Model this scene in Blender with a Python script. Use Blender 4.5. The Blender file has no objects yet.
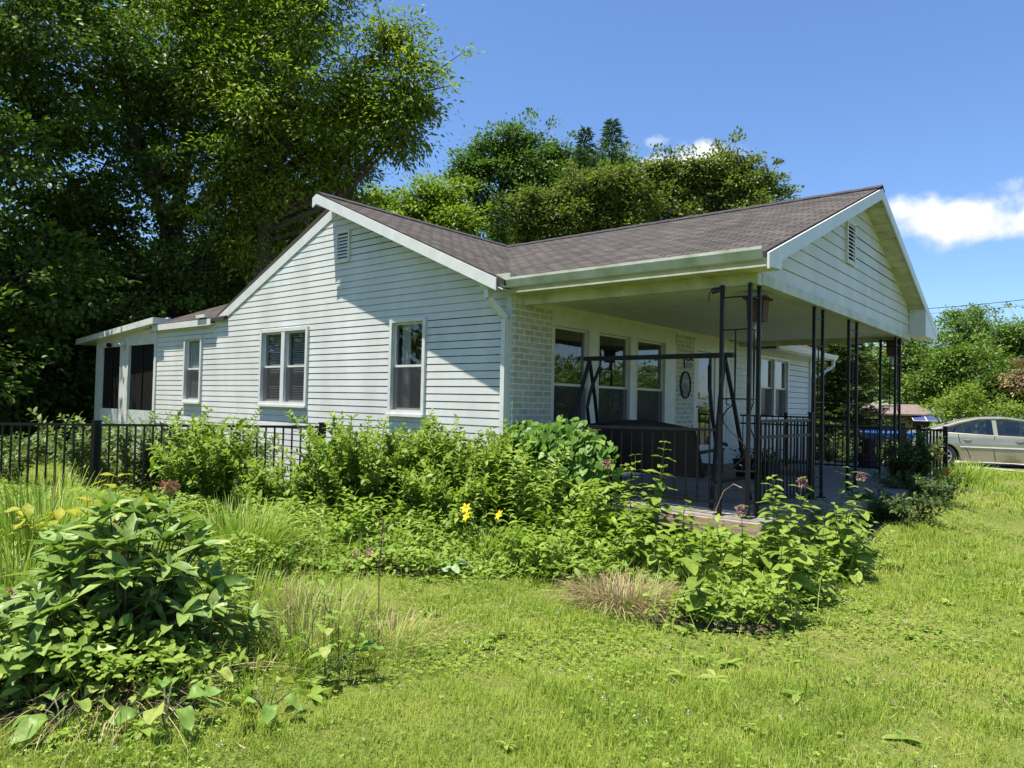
import bpy, bmesh, math
import numpy as np
from mathutils import Matrix, Vector

scene = bpy.context.scene
col = scene.collection
RS = np.random.RandomState

# ------------------------------------------------------------------ camera
YAW, PITCH, ROLL, FPX = 0.6967, 0.0259, 0.0225, 713.18
CAM = np.array([5.7371, -6.8394, 0.9336])
def cam_axes():
    fw = np.array([-math.sin(YAW), math.cos(YAW), 0]); rt = np.array([math.cos(YAW), math.sin(YAW), 0]); up = np.array([0, 0, 1.0])
    f2 = fw*math.cos(PITCH)+up*math.sin(PITCH); u2 = up*math.cos(PITCH)-fw*math.sin(PITCH)
    return rt*math.cos(ROLL)+u2*math.sin(ROLL), u2*math.cos(ROLL)-rt*math.sin(ROLL), f2
cd = bpy.data.cameras.new('camera'); co = bpy.data.objects.new('camera', cd); col.objects.link(co)
cr, cu, cf = cam_axes()
co.matrix_world = Matrix(((cr[0], cu[0], -cf[0], CAM[0]), (cr[1], cu[1], -cf[1], CAM[1]), (cr[2], cu[2], -cf[2], CAM[2]), (0, 0, 0, 1)))
cd.sensor_width = 36; cd.lens = FPX/1024*36; cd.clip_start = 0.05; cd.clip_end = 3000
scene.camera = co

# ------------------------------------------------------------------ sun, sky, exposure
LD = Vector((0.15, 0.345, -1.25)).normalized()
sl = bpy.data.lights.new('sun', 'SUN'); sl.energy = 5.0; sl.angle = math.radians(0.5); sl.color = (1.0, 0.945, 0.85)
so = bpy.data.objects.new('sun', sl); col.objects.link(so); so.rotation_euler = LD.to_track_quat('-Z', 'Y').to_euler()
scene.view_settings.view_transform = 'Standard'; scene.view_settings.look = 'None'
scene.view_settings.exposure = 1.12; scene.view_settings.gamma = 1.0
world = bpy.data.worlds.new('World'); scene.world = world; world.use_nodes = True
wn = world.node_tree; wn.nodes.clear()
def N(nt, t, **k):
    n = nt.nodes.new(t)
    for a, v in k.items(): setattr(n, a, v)
    return n
def math_node(nt, op, a, b=None, c=None, clamp=False):
    n = N(nt, 'ShaderNodeMath', operation=op, use_clamp=clamp)
    for i, v in enumerate((a, b, c)):
        if v is None: continue
        if isinstance(v, (int, float)): n.inputs[i].default_value = v
        else: nt.links.new(v, n.inputs[i])
    return n.outputs[0]
sky = N(wn, 'ShaderNodeTexSky', sky_type='NISHITA', sun_disc=False)
sky.sun_elevation = math.asin(-LD.z); sky.sun_rotation = math.atan2(-LD.x, -LD.y)
sky.air_density = 1.0; sky.dust_density = 0.6; sky.ozone_density = 2.2; sky.altitude = 100
tc = N(wn, 'ShaderNodeTexCoord')
def cloud_dir(px, py):
    d = cf + cr*(px-512)/FPX - cu*(py-384)/FPX
    return Vector(d).normalized()
def cloud(px, py, a, b, seed, nscale):
    c = cloud_dir(px, py); r = c.cross(Vector((0, 0, 1))).normalized(); u = r.cross(c).normalized()
    def dot(v):
        n = N(wn, 'ShaderNodeVectorMath', operation='DOT_PRODUCT'); wn.links.new(tc.outputs['Generated'], n.inputs[0]); n.inputs[1].default_value = v; return n.outputs['Value']
    cc = math_node(wn, 'MAXIMUM', dot(c), 0.05)
    uu = math_node(wn, 'DIVIDE', dot(r), cc); vv = math_node(wn, 'DIVIDE', dot(u), cc)
    cmb = N(wn, 'ShaderNodeCombineXYZ'); wn.links.new(uu, cmb.inputs[0]); wn.links.new(vv, cmb.inputs[1]); cmb.inputs[2].default_value = seed
    ns = N(wn, 'ShaderNodeTexNoise'); ns.inputs['Scale'].default_value = nscale; ns.inputs['Detail'].default_value = 7; ns.inputs['Roughness'].default_value = 0.55
    wn.links.new(cmb.outputs[0], ns.inputs['Vector'])
    low = math_node(wn, 'LESS_THAN', vv, 0.0)
    bb = math_node(wn, 'SUBTRACT', b, math_node(wn, 'MULTIPLY', low, b*0.25))
    e = math_node(wn, 'SQRT', math_node(wn, 'ADD', math_node(wn, 'POWER', math_node(wn, 'ABSOLUTE', math_node(wn, 'DIVIDE', uu, a)), 2), math_node(wn, 'POWER', math_node(wn, 'ABSOLUTE', math_node(wn, 'DIVIDE', vv, bb)), 2)))
    m = math_node(wn, 'ADD', math_node(wn, 'SUBTRACT', 1.0, e), math_node(wn, 'MULTIPLY', math_node(wn, 'SUBTRACT', ns.outputs['Fac'], 0.5), 2.0))
    mr = N(wn, 'ShaderNodeMapRange', interpolation_type='SMOOTHSTEP'); wn.links.new(m, mr.inputs['Value'])
    mr.inputs['From Min'].default_value = 0.0; mr.inputs['From Max'].default_value = 0.70
    sh = N(wn, 'ShaderNodeMapRange'); wn.links.new(math_node(wn, 'ADD', vv, math_node(wn, 'MULTIPLY', math_node(wn, 'SUBTRACT', ns.outputs['Fac'], 0.5), b*1.6)), sh.inputs['Value'])
    sh.inputs['From Min'].default_value = -b*0.8; sh.inputs['From Max'].default_value = b*0.35
    return mr.outputs[0], sh.outputs[0]
base = sky.outputs['Color']
tint = N(wn, 'ShaderNodeMix', data_type='RGBA', blend_type='MULTIPLY'); tint.inputs['Factor'].default_value = 1.0
wn.links.new(base, tint.inputs['A']); tint.inputs['B'].default_value = (0.80, 0.97, 1.20, 1)
cur = tint.outputs['Result']
CLOUD_V = 7.0
for args in ((950, 222, 0.112, 0.042, 3.1, 17), (1060, 222, 0.09, 0.026, 9.4, 17), (690, 164, 0.072, 0.030, 5.7, 24), (656, 143, 0.022, 0.012, 1.9, 45)):
    m, sh = cloud(*args)
    cm = N(wn, 'ShaderNodeMix', data_type='RGBA'); wn.links.new(sh, cm.inputs['Factor'])
    cm.inputs['A'].default_value = (CLOUD_V*0.74, CLOUD_V*0.77, CLOUD_V*0.86, 1); cm.inputs['B'].default_value = (CLOUD_V*1.06, CLOUD_V*1.05, CLOUD_V*1.04, 1)
    mx = N(wn, 'ShaderNodeMix', data_type='RGBA')
    wn.links.new(math_node(wn, 'MULTIPLY', m, 0.97 if args[2] > 0.05 else 0.3), mx.inputs['Factor']); wn.links.new(cur, mx.inputs['A']); wn.links.new(cm.outputs['Result'], mx.inputs['B'])
    cur = mx.outputs['Result']
bg = N(wn, 'ShaderNodeBackground'); bg.inputs['Strength'].default_value = 0.080
wn.links.new(cur, bg.inputs['Color']); wo = N(wn, 'ShaderNodeOutputWorld'); wn.links.new(bg.outputs[0], wo.inputs['Surface'])
scene.cycles.max_bounces = 10; scene.cycles.transparent_max_bounces = 24; scene.cycles.diffuse_bounces = 3; scene.cycles.transmission_bounces = 6
scene.cycles.caustics_reflective = False; scene.cycles.caustics_refractive = False

# ------------------------------------------------------------------ object helpers
def tag(o, label=None, cat=None, group=None, kind=None):
    for k, v in (('label', label), ('category', cat), ('group', group), ('kind', kind)):
        if v: o[k] = v
    return o
def empty(name, loc, label=None, cat=None, group=None, rz=0):
    o = bpy.data.objects.new(name, None); col.objects.link(o); o.location = loc; o.rotation_euler = (0, 0, rz); o.empty_display_size = 0.2
    bpy.context.view_layer.update()
    return tag(o, label, cat, group)
def link(name, me, mat, parent=None):
    o = bpy.data.objects.new(name, me); col.objects.link(o)
    if mat is not None:
        for m in (mat if isinstance(mat, (list, tuple)) else [mat]): me.materials.append(m)
    if parent is not None:
        o.parent = parent; o.matrix_parent_inverse = world_mat(parent).inverted()
    return o
def world_mat(o):
    m = Matrix.LocRotScale(o.location, o.rotation_euler, o.scale)
    if o.parent: m = world_mat(o.parent) @ o.matrix_parent_inverse @ m
    return m
def copy_tree(o, parent=None):
    c = o.copy(); col.objects.link(c)
    if parent is not None: c.parent = parent
    for ch in [k for k in bpy.data.objects if k.parent == o]: copy_tree(ch, c)
    return c

class MB:
    """collects polygons in world coordinates, builds ONE mesh"""
    def __init__(s): s.v = []; s.f = []; s.uv = {}
    def poly(s, pts, uv=None):
        i = len(s.v); s.v += [tuple(map(float, p)) for p in pts]; s.f.append(list(range(i, i+len(pts))))
        if uv is not None: s.uv[len(s.f)-1] = uv
        return s
    def hexa(s, p):
        i = len(s.v); s.v += [tuple(map(float, q)) for q in p]
        s.f += [[i+a for a in q] for q in ((0, 3, 2, 1), (4, 5, 6, 7), (0, 1, 5, 4), (1, 2, 6, 5), (2, 3, 7, 6), (3, 0, 4, 7))]; return s
    def box(s, x0, x1, y0, y1, z0, z1):
        return s.hexa([(x0, y0, z0), (x1, y0, z0), (x1, y1, z0), (x0, y1, z0), (x0, y0, z1), (x1, y0, z1), (x1, y1, z1), (x0, y1, z1)])
    def slab(s, top, t, d=(0, 0, -1)):
        """prism: polygon top, pushed by t along d"""
        n = len(top); top = [np.array(p, float) for p in top]; bot = [p+np.array(d, float)*t for p in top]
        i = len(s.v); s.v += [tuple(p) for p in top+bot]
        s.f.append(list(range(i, i+n))); s.f.append([i+n+k for k in reversed(range(n))])
        for k in range(n): s.f.append([i+k, i+n+k, i+n+(k+1) % n, i+(k+1) % n])
        return s
    def tube(s, pts, r, n=6, cap=True):
        pts = [np.array(p, float) for p in pts]
        rr = r if hasattr(r, '__len__') else [r]*len(pts)
        i0 = len(s.v); ref = None
        for k, p in enumerate(pts):
            t = pts[min(k+1, len(pts)-1)]-pts[max(k-1, 0)]; t = t/(np.linalg.norm(t)+1e-9)
            if ref is None: ref = np.array([1, 0, 0.]) if abs(t[0]) < 0.8 else np.array([0, 1, 0.])
            a = np.cross(t, ref); a /= np.linalg.norm(a)+1e-9; b = np.cross(t, a); ref = np.cross(a, t)
            for j in range(n):
                q = 2*math.pi*j/n; s.v.append(tuple(p+(a*math.cos(q)+b*math.sin(q))*rr[k]))
        for k in range(len(pts)-1):
            for j in range(n):
                s.f.append([i0+k*n+j, i0+k*n+(j+1) % n, i0+(k+1)*n+(j+1) % n, i0+(k+1)*n+j])
        if cap:
            s.f.append([i0+j for j in reversed(range(n))]); m = i0+(len(pts)-1)*n; s.f.append([m+j for j in range(n)])
        return s
    def bar(s, p, q, w, h=None):
        """square bar"""
        p = np.array(p, float); q = np.array(q, float); h = h or w
        t = (q-p)/np.linalg.norm(q-p); ref = np.array([0, 0, 1.]) if abs(t[2]) < 0.9 else np.array([1, 0, 0.])
        a = np.cross(t, ref); a /= np.linalg.norm(a); b = np.cross(a, t)
        c = [(-1, -1), (1, -1), (1, 1), (-1, 1)]
        return s.hexa([p+a*w/2*x+b*h/2*y for x, y in c]+[q+a*w/2*x+b*h/2*y for x, y in c])
    def build(s, name, mat, parent=None, smooth=False, bevel=0):
        me = bpy.data.meshes.new(name); me.from_pydata(s.v, [], s.f)
        if s.uv:
            ul = me.uv_layers.new(name='uv')
            for fi, uv in s.uv.items():
                for k, li in enumerate(me.polygons[fi].loop_indices): ul.data[li].uv = uv[k]
        bm = bmesh.new(); bm.from_mesh(me)
        if not s.uv: bmesh.ops.recalc_face_normals(bm, faces=bm.faces)
        if bevel: 
            bmesh.ops.remove_doubles(bm, verts=bm.verts, dist=1e-5)
            bmesh.ops.bevel(bm, geom=[e for e in bm.edges if e.calc_face_angle(0) > 0.5], offset=bevel, segments=2, affect='EDGES', profile=0.5)
        bm.to_mesh(me); bm.free()
        if smooth: me.polygons.foreach_set('use_smooth', [True]*len(me.polygons))
        return link(name, me, mat, parent)

def frames(d, up):
    d = d/(np.linalg.norm(d, axis=1, keepdims=True)+1e-9)
    x = np.cross(d, up); x /= np.linalg.norm(x, axis=1, keepdims=True)+1e-9
    z = np.cross(x, d)
    return np.stack([x, d, z], axis=2)
def scatter(name, tmpl, pos, R, sc, mat, parent=None, rnd=None, smooth=False, seed=0):
    """one mesh of many copies of a small template (leaves, blades)"""
    tv, tf = tmpl; tv = np.array(tv, np.float32); n = len(pos); k = len(tv)
    sc = np.asarray(sc, np.float32)
    loc = tv[None]*(sc[:, None, None] if sc.ndim == 1 else sc[:, None, :])
    V = np.einsum('nij,nkj->nki', R.astype(np.float32), loc)+np.asarray(pos, np.float32)[:, None]
    lt = np.array([len(f) for f in tf], np.int32); fl = np.concatenate([np.array(f, np.int32) for f in tf])
    L = (fl[None]+np.arange(n, dtype=np.int32)[:, None]*k).ravel(); LT = np.tile(lt, n)
    me = bpy.data.meshes.new(name); me.vertices.add(n*k); me.vertices.foreach_set('co', V.astype(np.float32).ravel())
    me.loops.add(len(L)); me.loops.foreach_set('vertex_index', L)
    me.polygons.add(len(LT)); st = np.concatenate([[0], np.cumsum(LT)[:-1]]).astype(np.int32)
    me.polygons.foreach_set('loop_start', st)
    try: me.polygons.foreach_set('loop_total', LT)
    except Exception: pass
    me.update(calc_edges=True)
    if rnd is None: rnd = RS(seed).rand(n)
    at = me.attributes.new('rnd', 'FLOAT', 'POINT'); at.data.foreach_set('value', np.repeat(rnd, k).astype(np.float32))
    if smooth: me.polygons.foreach_set('use_smooth', np.ones(len(LT), bool))
    return link(name, me, mat, parent)

# leaf templates: length along +Y (0..1), normal +Z
T_DIAMOND = ([(0, 0, 0), (0.30, 0.45, 0.06), (0, 1, -0.05), (-0.30, 0.45, 0.06)], [(0, 1, 2), (0, 2, 3)])
T_OVATE = ([(0, 0, 0), (0.22, 0.22, 0.05), (0.27, 0.5, 0.05), (0.15, 0.8, 0.0), (0, 1, -0.1), (-0.15, 0.8, 0.0), (-0.27, 0.5, 0.05), (-0.22, 0.22, 0.05), (0, 0.5, 0)],
           [(0, 1, 2, 8), (8, 2, 3, 4), (8, 4, 5, 6), (0, 8, 6, 7)])
T_HEART = ([(0, 0, 0), (0.22, -0.12, 0.03), (0.42, 0.12, 0.04), (0.36, 0.5, 0.02), (0, 1, -0.12), (-0.36, 0.5, 0.02), (-0.42, 0.12, 0.04), (-0.22, -0.12, 0.03), (0, 0.45, -0.03)],
           [(0, 1, 2, 8), (8, 2, 3, 4), (8, 4, 5, 6), (0, 8, 6, 7)])
def lance(w, bend, n=6, wave=0.0, fold=0.25, tipp=1.0, rs=None):
    v = []; f = []
    for i in range(n+1):
        t = i/n; ww = w*(math.sin(math.pi*min(1, t*0.93+0.07)**tipp))*(1 if i < n else 0.02)
        z = -bend*t*t+wave*math.sin(t*7)
        for s in (-1, 0, 1): v.append((s*ww, t*(1-0.25*bend*t), z+abs(s)*ww*fold+(wave*0.8*math.sin(t*11+s*2) if s else 0)))
    for i in range(n):
        a = i*3; f += [(a, a+1, a+4, a+3), (a+1, a+2, a+5, a+4)]
    return v, f
T_LANCE = lance(0.19, 0.35)
T_BROAD = lance(0.27, 0.30, wave=0.02)
T_DOCK = lance(0.27, 0.45, n=12, wave=0.055, fold=0.4)
T_BLADE = ([(-0.5, 0, 0), (0.5, 0, 0), (0.42, 0.5, 0.05), (-0.42, 0.5, 0.05), (0, 1, 0.28)], [(0, 1, 2, 3), (3, 2, 4)])

# ------------------------------------------------------------------ materials
def mat(name):
    m = bpy.data.materials.new(name); m.use_nodes = True
    return m, m.node_tree, m.node_tree.nodes['Principled BSDF']
def ramp(nt, fac, stops):
    r = N(nt, 'ShaderNodeValToRGB'); el = r.color_ramp.elements
    while len(el) < len(stops): el.new(0.5)
    for e, (p, c) in zip(el, stops): e.position = p; e.color = (*c, 1)
    nt.links.new(fac, r.inputs[0]); return r.outputs[0]
def noise(nt, scale, detail=4, rough=0.55, vec=None, dist=0.0):
    n = N(nt, 'ShaderNodeTexNoise'); n.inputs['Scale'].default_value = scale; n.inputs['Detail'].default_value = detail; n.inputs['Roughness'].default_value = rough; n.inputs['Distortion'].default_value = dist
    if vec is None: vec = N(nt, 'ShaderNodeTexCoord').outputs['Object']
    nt.links.new(vec, n.inputs['Vector']); return n.outputs['Fac']
def bump(nt, b, h, strength, dist):
    n = N(nt, 'ShaderNodeBump'); n.inputs['Strength'].default_value = strength; n.inputs['Distance'].default_value = dist
    nt.links.new(h, n.inputs['Height']); nt.links.new(n.outputs[0], b.inputs['Normal'])
def worn(name, c0, c1, rough=0.5, scale=6, metal=0.0, bs=0.0, spec=0.5, lo=0.35, hi=0.7, stretch=None):
    m, nt, b = mat(name)
    vec = None
    if stretch:
        mp = N(nt, 'ShaderNodeMapping'); mp.inputs['Scale'].default_value = stretch; nt.links.new(N(nt, 'ShaderNodeTexCoord').outputs['Object'], mp.inputs[0]); vec = mp.outputs[0]
    f = noise(nt, scale, 5, 0.6, vec)
    nt.links.new(ramp(nt, f, ((lo, c0), (hi, c1))), b.inputs['Base Color'])
    b.inputs['Roughness'].default_value = rough; b.inputs['Metallic'].default_value = metal; b.inputs['Specular IOR Level'].default_value = spec
    if bs: bump(nt, b, noise(nt, scale*8, 3), bs, 0.01)
    return m
LEAF = (2.1, 2.0, 1.6)
def leafmat(name, stops, trans=0.35, rough=0.5, spec=0.35, tc_=(1.15, 1.3, 0.65), patch=None, mottle=None):
    if name.split('_')[0] in ('leaf', 'needles', 'cedar', 'blade', 'lawn', 'clover'): stops = [(p, tuple(min(0.6, a*b) for a, b in zip(c, LEAF))) for p, c in stops]
    spec *= 0.6; rough = max(rough, 0.45)
    m, nt, b = mat(name)
    at = N(nt, 'ShaderNodeAttribute', attribute_name='rnd'); f = at.outputs['Fac']
    if patch:
        f = math_node(nt, 'ADD', math_node(nt, 'MULTIPLY', f, 1-patch[1]), math_node(nt, 'MULTIPLY', math_node(nt, 'MULTIPLY_ADD', noise(nt, patch[0], 4, 0.62), 2.0, -0.5, True), patch[1]))
    c = ramp(nt, f, stops)
    if mottle:
        mo = N(nt, 'ShaderNodeMix', data_type='RGBA', blend_type='MULTIPLY'); mo.inputs['Factor'].default_value = 1; nt.links.new(c, mo.inputs['A'])
        nt.links.new(ramp(nt, noise(nt, mottle, 4, 0.65), ((0.30, (0.66, 0.70, 0.62)), (0.52, (1.0, 1.0, 1.0)), (0.72, (1.22, 1.14, 1.1)))), mo.inputs['B']); c = mo.outputs['Result']
        bump(nt, b, noise(nt, mottle*1.3, 2), 0.5, 0.004)
    nt.links.new(c, b.inputs['Base Color']); b.inputs['Roughness'].default_value = rough; b.inputs['Specular IOR Level'].default_value = spec
    t = N(nt, 'ShaderNodeBsdfTranslucent')
    mu = N(nt, 'ShaderNodeMix', data_type='RGBA', blend_type='MULTIPLY'); mu.inputs['Factor'].default_value = 1; nt.links.new(c, mu.inputs['A']); mu.inputs['B'].default_value = (*tc_, 1)
    nt.links.new(mu.outputs['Result'], t.inputs['Color'])
    mx = N(nt, 'ShaderNodeMixShader'); mx.inputs[0].default_value = trans
    nt.links.new(b.outputs[0], mx.inputs[1]); nt.links.new(t.outputs[0], mx.inputs[2]); nt.links.new(mx.outputs[0], nt.nodes['Material Output'].inputs['Surface'])
    return m
M = {}
M['siding'] = worn('siding_white', (0.47, 0.475, 0.445), (0.60, 0.605, 0.575), 0.5, 1.7, stretch=(1, 1, 0.5), lo=0.3)
M['trim'] = worn('trim_white', (0.52, 0.53, 0.50), (0.61, 0.62, 0.59), 0.4, 5)
M['algae_bounce'] = worn('trim_algae_bounce', (0.31, 0.33, 0.22), (0.50, 0.51, 0.43), 0.5, 4, lo=0.3, hi=0.62)  # slight algae, mostly green light bounced off the lawn put into the colour
M['ceiling'] = worn('porch_ceiling', (0.50, 0.505, 0.49), (0.60, 0.605, 0.59), 0.5, 3)
M['iron'] = worn('black_iron', (0.004, 0.004, 0.004), (0.009, 0.008, 0.008), 0.5, 20, spec=0.25)
M['fence'] = worn('black_aluminium', (0.004, 0.004, 0.004), (0.007, 0.007, 0.007), 0.45, 10, spec=0.3)
M['brown'] = worn('brown_fabric', (0.014, 0.010, 0.008), (0.024, 0.018, 0.013), 0.8, 12)
M['wood'] = worn('weathered_wood', (0.20, 0.13, 0.09), (0.42, 0.31, 0.23), 0.8, 6, bs=0.4, stretch=(0.6, 6, 6))
M['cedarwood'] = worn('stained_cedar', (0.05, 0.024, 0.014), (0.10, 0.045, 0.025), 0.7, 9, stretch=(4, 4, 0.7))
M['concrete'] = worn('concrete', (0.12, 0.115, 0.105), (0.22, 0.21, 0.19), 0.85, 3, bs=0.25)
M['gravel'] = worn('driveway_gravel', (0.22, 0.20, 0.17), (0.42, 0.39, 0.34), 0.9, 9, bs=0.6)
M['block'] = worn('foundation', (0.26, 0.26, 0.24), (0.38, 0.38, 0.35), 0.9, 5, bs=0.3)
M['soil'] = worn('garden_soil', (0.035, 0.024, 0.015), (0.10, 0.07, 0.04), 0.95, 9, bs=0.8)
M['mulch'] = worn('dark_mulch', (0.008, 0.007, 0.006), (0.028, 0.022, 0.018), 0.95, 30, bs=1.0)
M['bark'] = worn('bark', (0.030, 0.024, 0.018), (0.085, 0.068, 0.05), 0.9, 5, bs=0.8, stretch=(3, 3, 0.6))
M['stem'] = worn('green_stem', (0.05, 0.075, 0.022), (0.09, 0.115, 0.04), 0.7, 20)
M['brownstem'] = worn('brown_stem', (0.06, 0.045, 0.03), (0.13, 0.10, 0.06), 0.8, 20)
M['black'] = worn('dark_room', (0.010, 0.010, 0.010), (0.016, 0.016, 0.016), 0.9, 3)  # near-black; stands in for unlit room depth on the window panels
M['screen'] = worn('insect_screen', (0.005, 0.005, 0.005), (0.010, 0.010, 0.009), 0.8, 8, spec=0.15)
M['blind'] = worn('blind_slat', (0.36, 0.36, 0.34), (0.44, 0.44, 0.42), 0.5, 10)
M['curtain'] = worn('white_curtain', (0.50, 0.50, 0.50), (0.62, 0.62, 0.62), 0.9, 20, stretch=(8, 8, 0.2))
M['louver'] = worn('vent_louver', (0.55, 0.55, 0.52), (0.64, 0.64, 0.60), 0.5, 6)
M['ridge'] = worn('ridge_cap', (0.018, 0.016, 0.017), (0.04, 0.034, 0.034), 0.9, 25)
M['panroof'] = worn('aluminium_pan', (0.50, 0.51, 0.48), (0.66, 0.66, 0.62), 0.35, 6)
M['plaque'] = worn('cast_plaque', (0.018, 0.018, 0.018), (0.03, 0.03, 0.03), 0.4, 20)
M['plaquelight'] = worn('plaque_letters', (0.25, 0.25, 0.23), (0.35, 0.35, 0.32), 0.5, 20)
M['plastic'] = worn('clear_bottle', (0.55, 0.57, 0.57), (0.7, 0.72, 0.72), 0.25, 6)
M['blackplastic'] = worn('black_plastic', (0.008, 0.008, 0.008), (0.013, 0.013, 0.013), 0.35, 10)
M['rubber'] = worn('tyre_rubber', (0.010, 0.010, 0.010), (0.02, 0.02, 0.02), 0.75, 20)
M['alloy'] = worn('alloy', (0.45, 0.45, 0.45), (0.6, 0.6, 0.6), 0.35, 8, metal=0.8)
M['blue'] = worn('blue_plastic', (0.01, 0.08, 0.36), (0.02, 0.13, 0.5), 0.5, 3)
M['maroon'] = worn('maroon_cloth', (0.03, 0.010, 0.013), (0.055, 0.018, 0.022), 0.9, 8)
M['red'] = worn('tail_lamp', (0.25, 0.01, 0.01), (0.32, 0.015, 0.012), 0.2, 8)
M['panelblue'] = worn('solar_cell', (0.04, 0.055, 0.16), (0.07, 0.09, 0.24), 0.16, 4)
M['panelframe'] = worn('solar_frame', (0.55, 0.56, 0.58), (0.65, 0.66, 0.68), 0.4, 6)
M['brownroof'] = worn('brown_shingle', (0.12, 0.088, 0.075), (0.19, 0.145, 0.125), 0.9, 2)
M['brownwall'] = worn('brown_wall', (0.035, 0.026, 0.024), (0.06, 0.045, 0.04), 0.9, 2)
M['wire'] = worn('cable', (0.01, 0.01, 0.012), (0.02, 0.02, 0.022), 0.6, 3)
def carpaint():
    m, nt, b = mat('car_paint'); b.inputs['Base Color'].default_value = (0.25, 0.27, 0.205, 1); b.inputs['Metallic'].default_value = 0.55; b.inputs['Roughness'].default_value = 0.33
    b.inputs['Coat Weight'].default_value = 0.8; b.inputs['Coat Roughness'].default_value = 0.05
    n = noise(nt, 3, 3); nt.links.new(ramp(nt, n, ((0.3, (0.27, 0.265, 0.185)), (0.7, (0.31, 0.305, 0.22)))), b.inputs['Base Color']); return m
M['paint'] = carpaint()
def glassmat(name, tr, boost=0.0):
    m, nt, b = mat(name); nt.nodes.remove(b)
    t = N(nt, 'ShaderNodeBsdfTransparent'); t.inputs[0].default_value = (*tr, 1)
    g = N(nt, 'ShaderNodeBsdfGlossy'); g.inputs['Roughness'].default_value = 0.015; g.inputs['Color'].default_value = (1, 1, 1, 1)
    bp = N(nt, 'ShaderNodeBump'); bp.inputs['Strength'].default_value = 0.06; bp.inputs['Distance'].default_value = 0.02
    nt.links.new(noise(nt, 1.6, 2), bp.inputs['Height']); nt.links.new(bp.outputs[0], g.inputs['Normal'])
    ge = N(nt, 'ShaderNodeNewGeometry'); dp = N(nt, 'ShaderNodeVectorMath', operation='DOT_PRODUCT'); nt.links.new(ge.outputs['Normal'], dp.inputs[0]); nt.links.new(ge.outputs['Incoming'], dp.inputs[1])
    f = math_node(nt, 'ADD', math_node(nt, 'MULTIPLY', math_node(nt, 'POWER', math_node(nt, 'SUBTRACT', 1.0, math_node(nt, 'ABSOLUTE', dp.outputs['Value'])), 4.0), 0.9), 0.075+boost, clamp=True)
    mx = N(nt, 'ShaderNodeMixShader'); nt.links.new(f, mx.inputs[0]); nt.links.new(t.outputs[0], mx.inputs[1]); nt.links.new(g.outputs[0], mx.inputs[2])
    nt.links.new(mx.outputs[0], nt.nodes['Material Output'].inputs[0]); return m
M['glass'] = glassmat('window_glass', (0.72, 0.75, 0.74), 0.02)
M['carglass'] = glassmat('car_glass', (0.42, 0.46, 0.44), 0.02)
def screenmesh():
    m, nt, b = mat('window_screen'); b.inputs['Base Color'].default_value = (0.03, 0.03, 0.03, 1); b.inputs['Roughness'].default_value = 0.7
    t = N(nt, 'ShaderNodeBsdfTransparent'); mx = N(nt, 'ShaderNodeMixShader'); mx.inputs[0].default_value = 0.55
    nt.links.new(t.outputs[0], mx.inputs[1]); nt.links.new(b.outputs[0], mx.inputs[2]); nt.links.new(mx.outputs[0], nt.nodes['Material Output'].inputs[0]); return m
M['mesh'] = screenmesh()
def brickmat():
    m, nt, b = mat('painted_brick'); uv = N(nt, 'ShaderNodeUVMap', uv_map='uv')
    br = N(nt, 'ShaderNodeTexBrick'); nt.links.new(uv.outputs[0], br.inputs['Vector'])
    br.inputs['Color1'].default_value = (0.34, 0.34, 0.29, 1); br.inputs['Color2'].default_value = (0.43, 0.43, 0.37, 1); br.inputs['Mortar'].default_value = (0.62, 0.61, 0.54, 1)
    br.inputs['Scale'].default_value = 1.0; br.inputs['Mortar Size'].default_value = 0.009; br.inputs['Mortar Smooth'].default_value = 0.2; br.inputs['Brick Width'].default_value = 0.205; br.inputs['Row Height'].default_value = 0.078; br.inputs['Bias'].default_value = 0.0
    n = noise(nt, 18, 4); mx = N(nt, 'ShaderNodeMix', data_type='RGBA', blend_type='OVERLAY'); mx.inputs['Factor'].default_value = 0.5
    nt.links.new(br.outputs['Color'], mx.inputs['A']); nt.links.new(ramp(nt, n, ((0.3, (0.35,)*3), (0.7, (0.65,)*3))), mx.inputs['B'])
    nt.links.new(mx.outputs['Result'], b.inputs['Base Color']); b.inputs['Roughness'].default_value = 0.75
    bump(nt, b, math_node(nt, 'ADD', math_node(nt, 'MULTIPLY', br.outputs['Fac'], -1.0), math_node(nt, 'MULTIPLY', n, 0.5)), 0.5, 0.006)
    return m
M['brick'] = brickmat()
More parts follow.
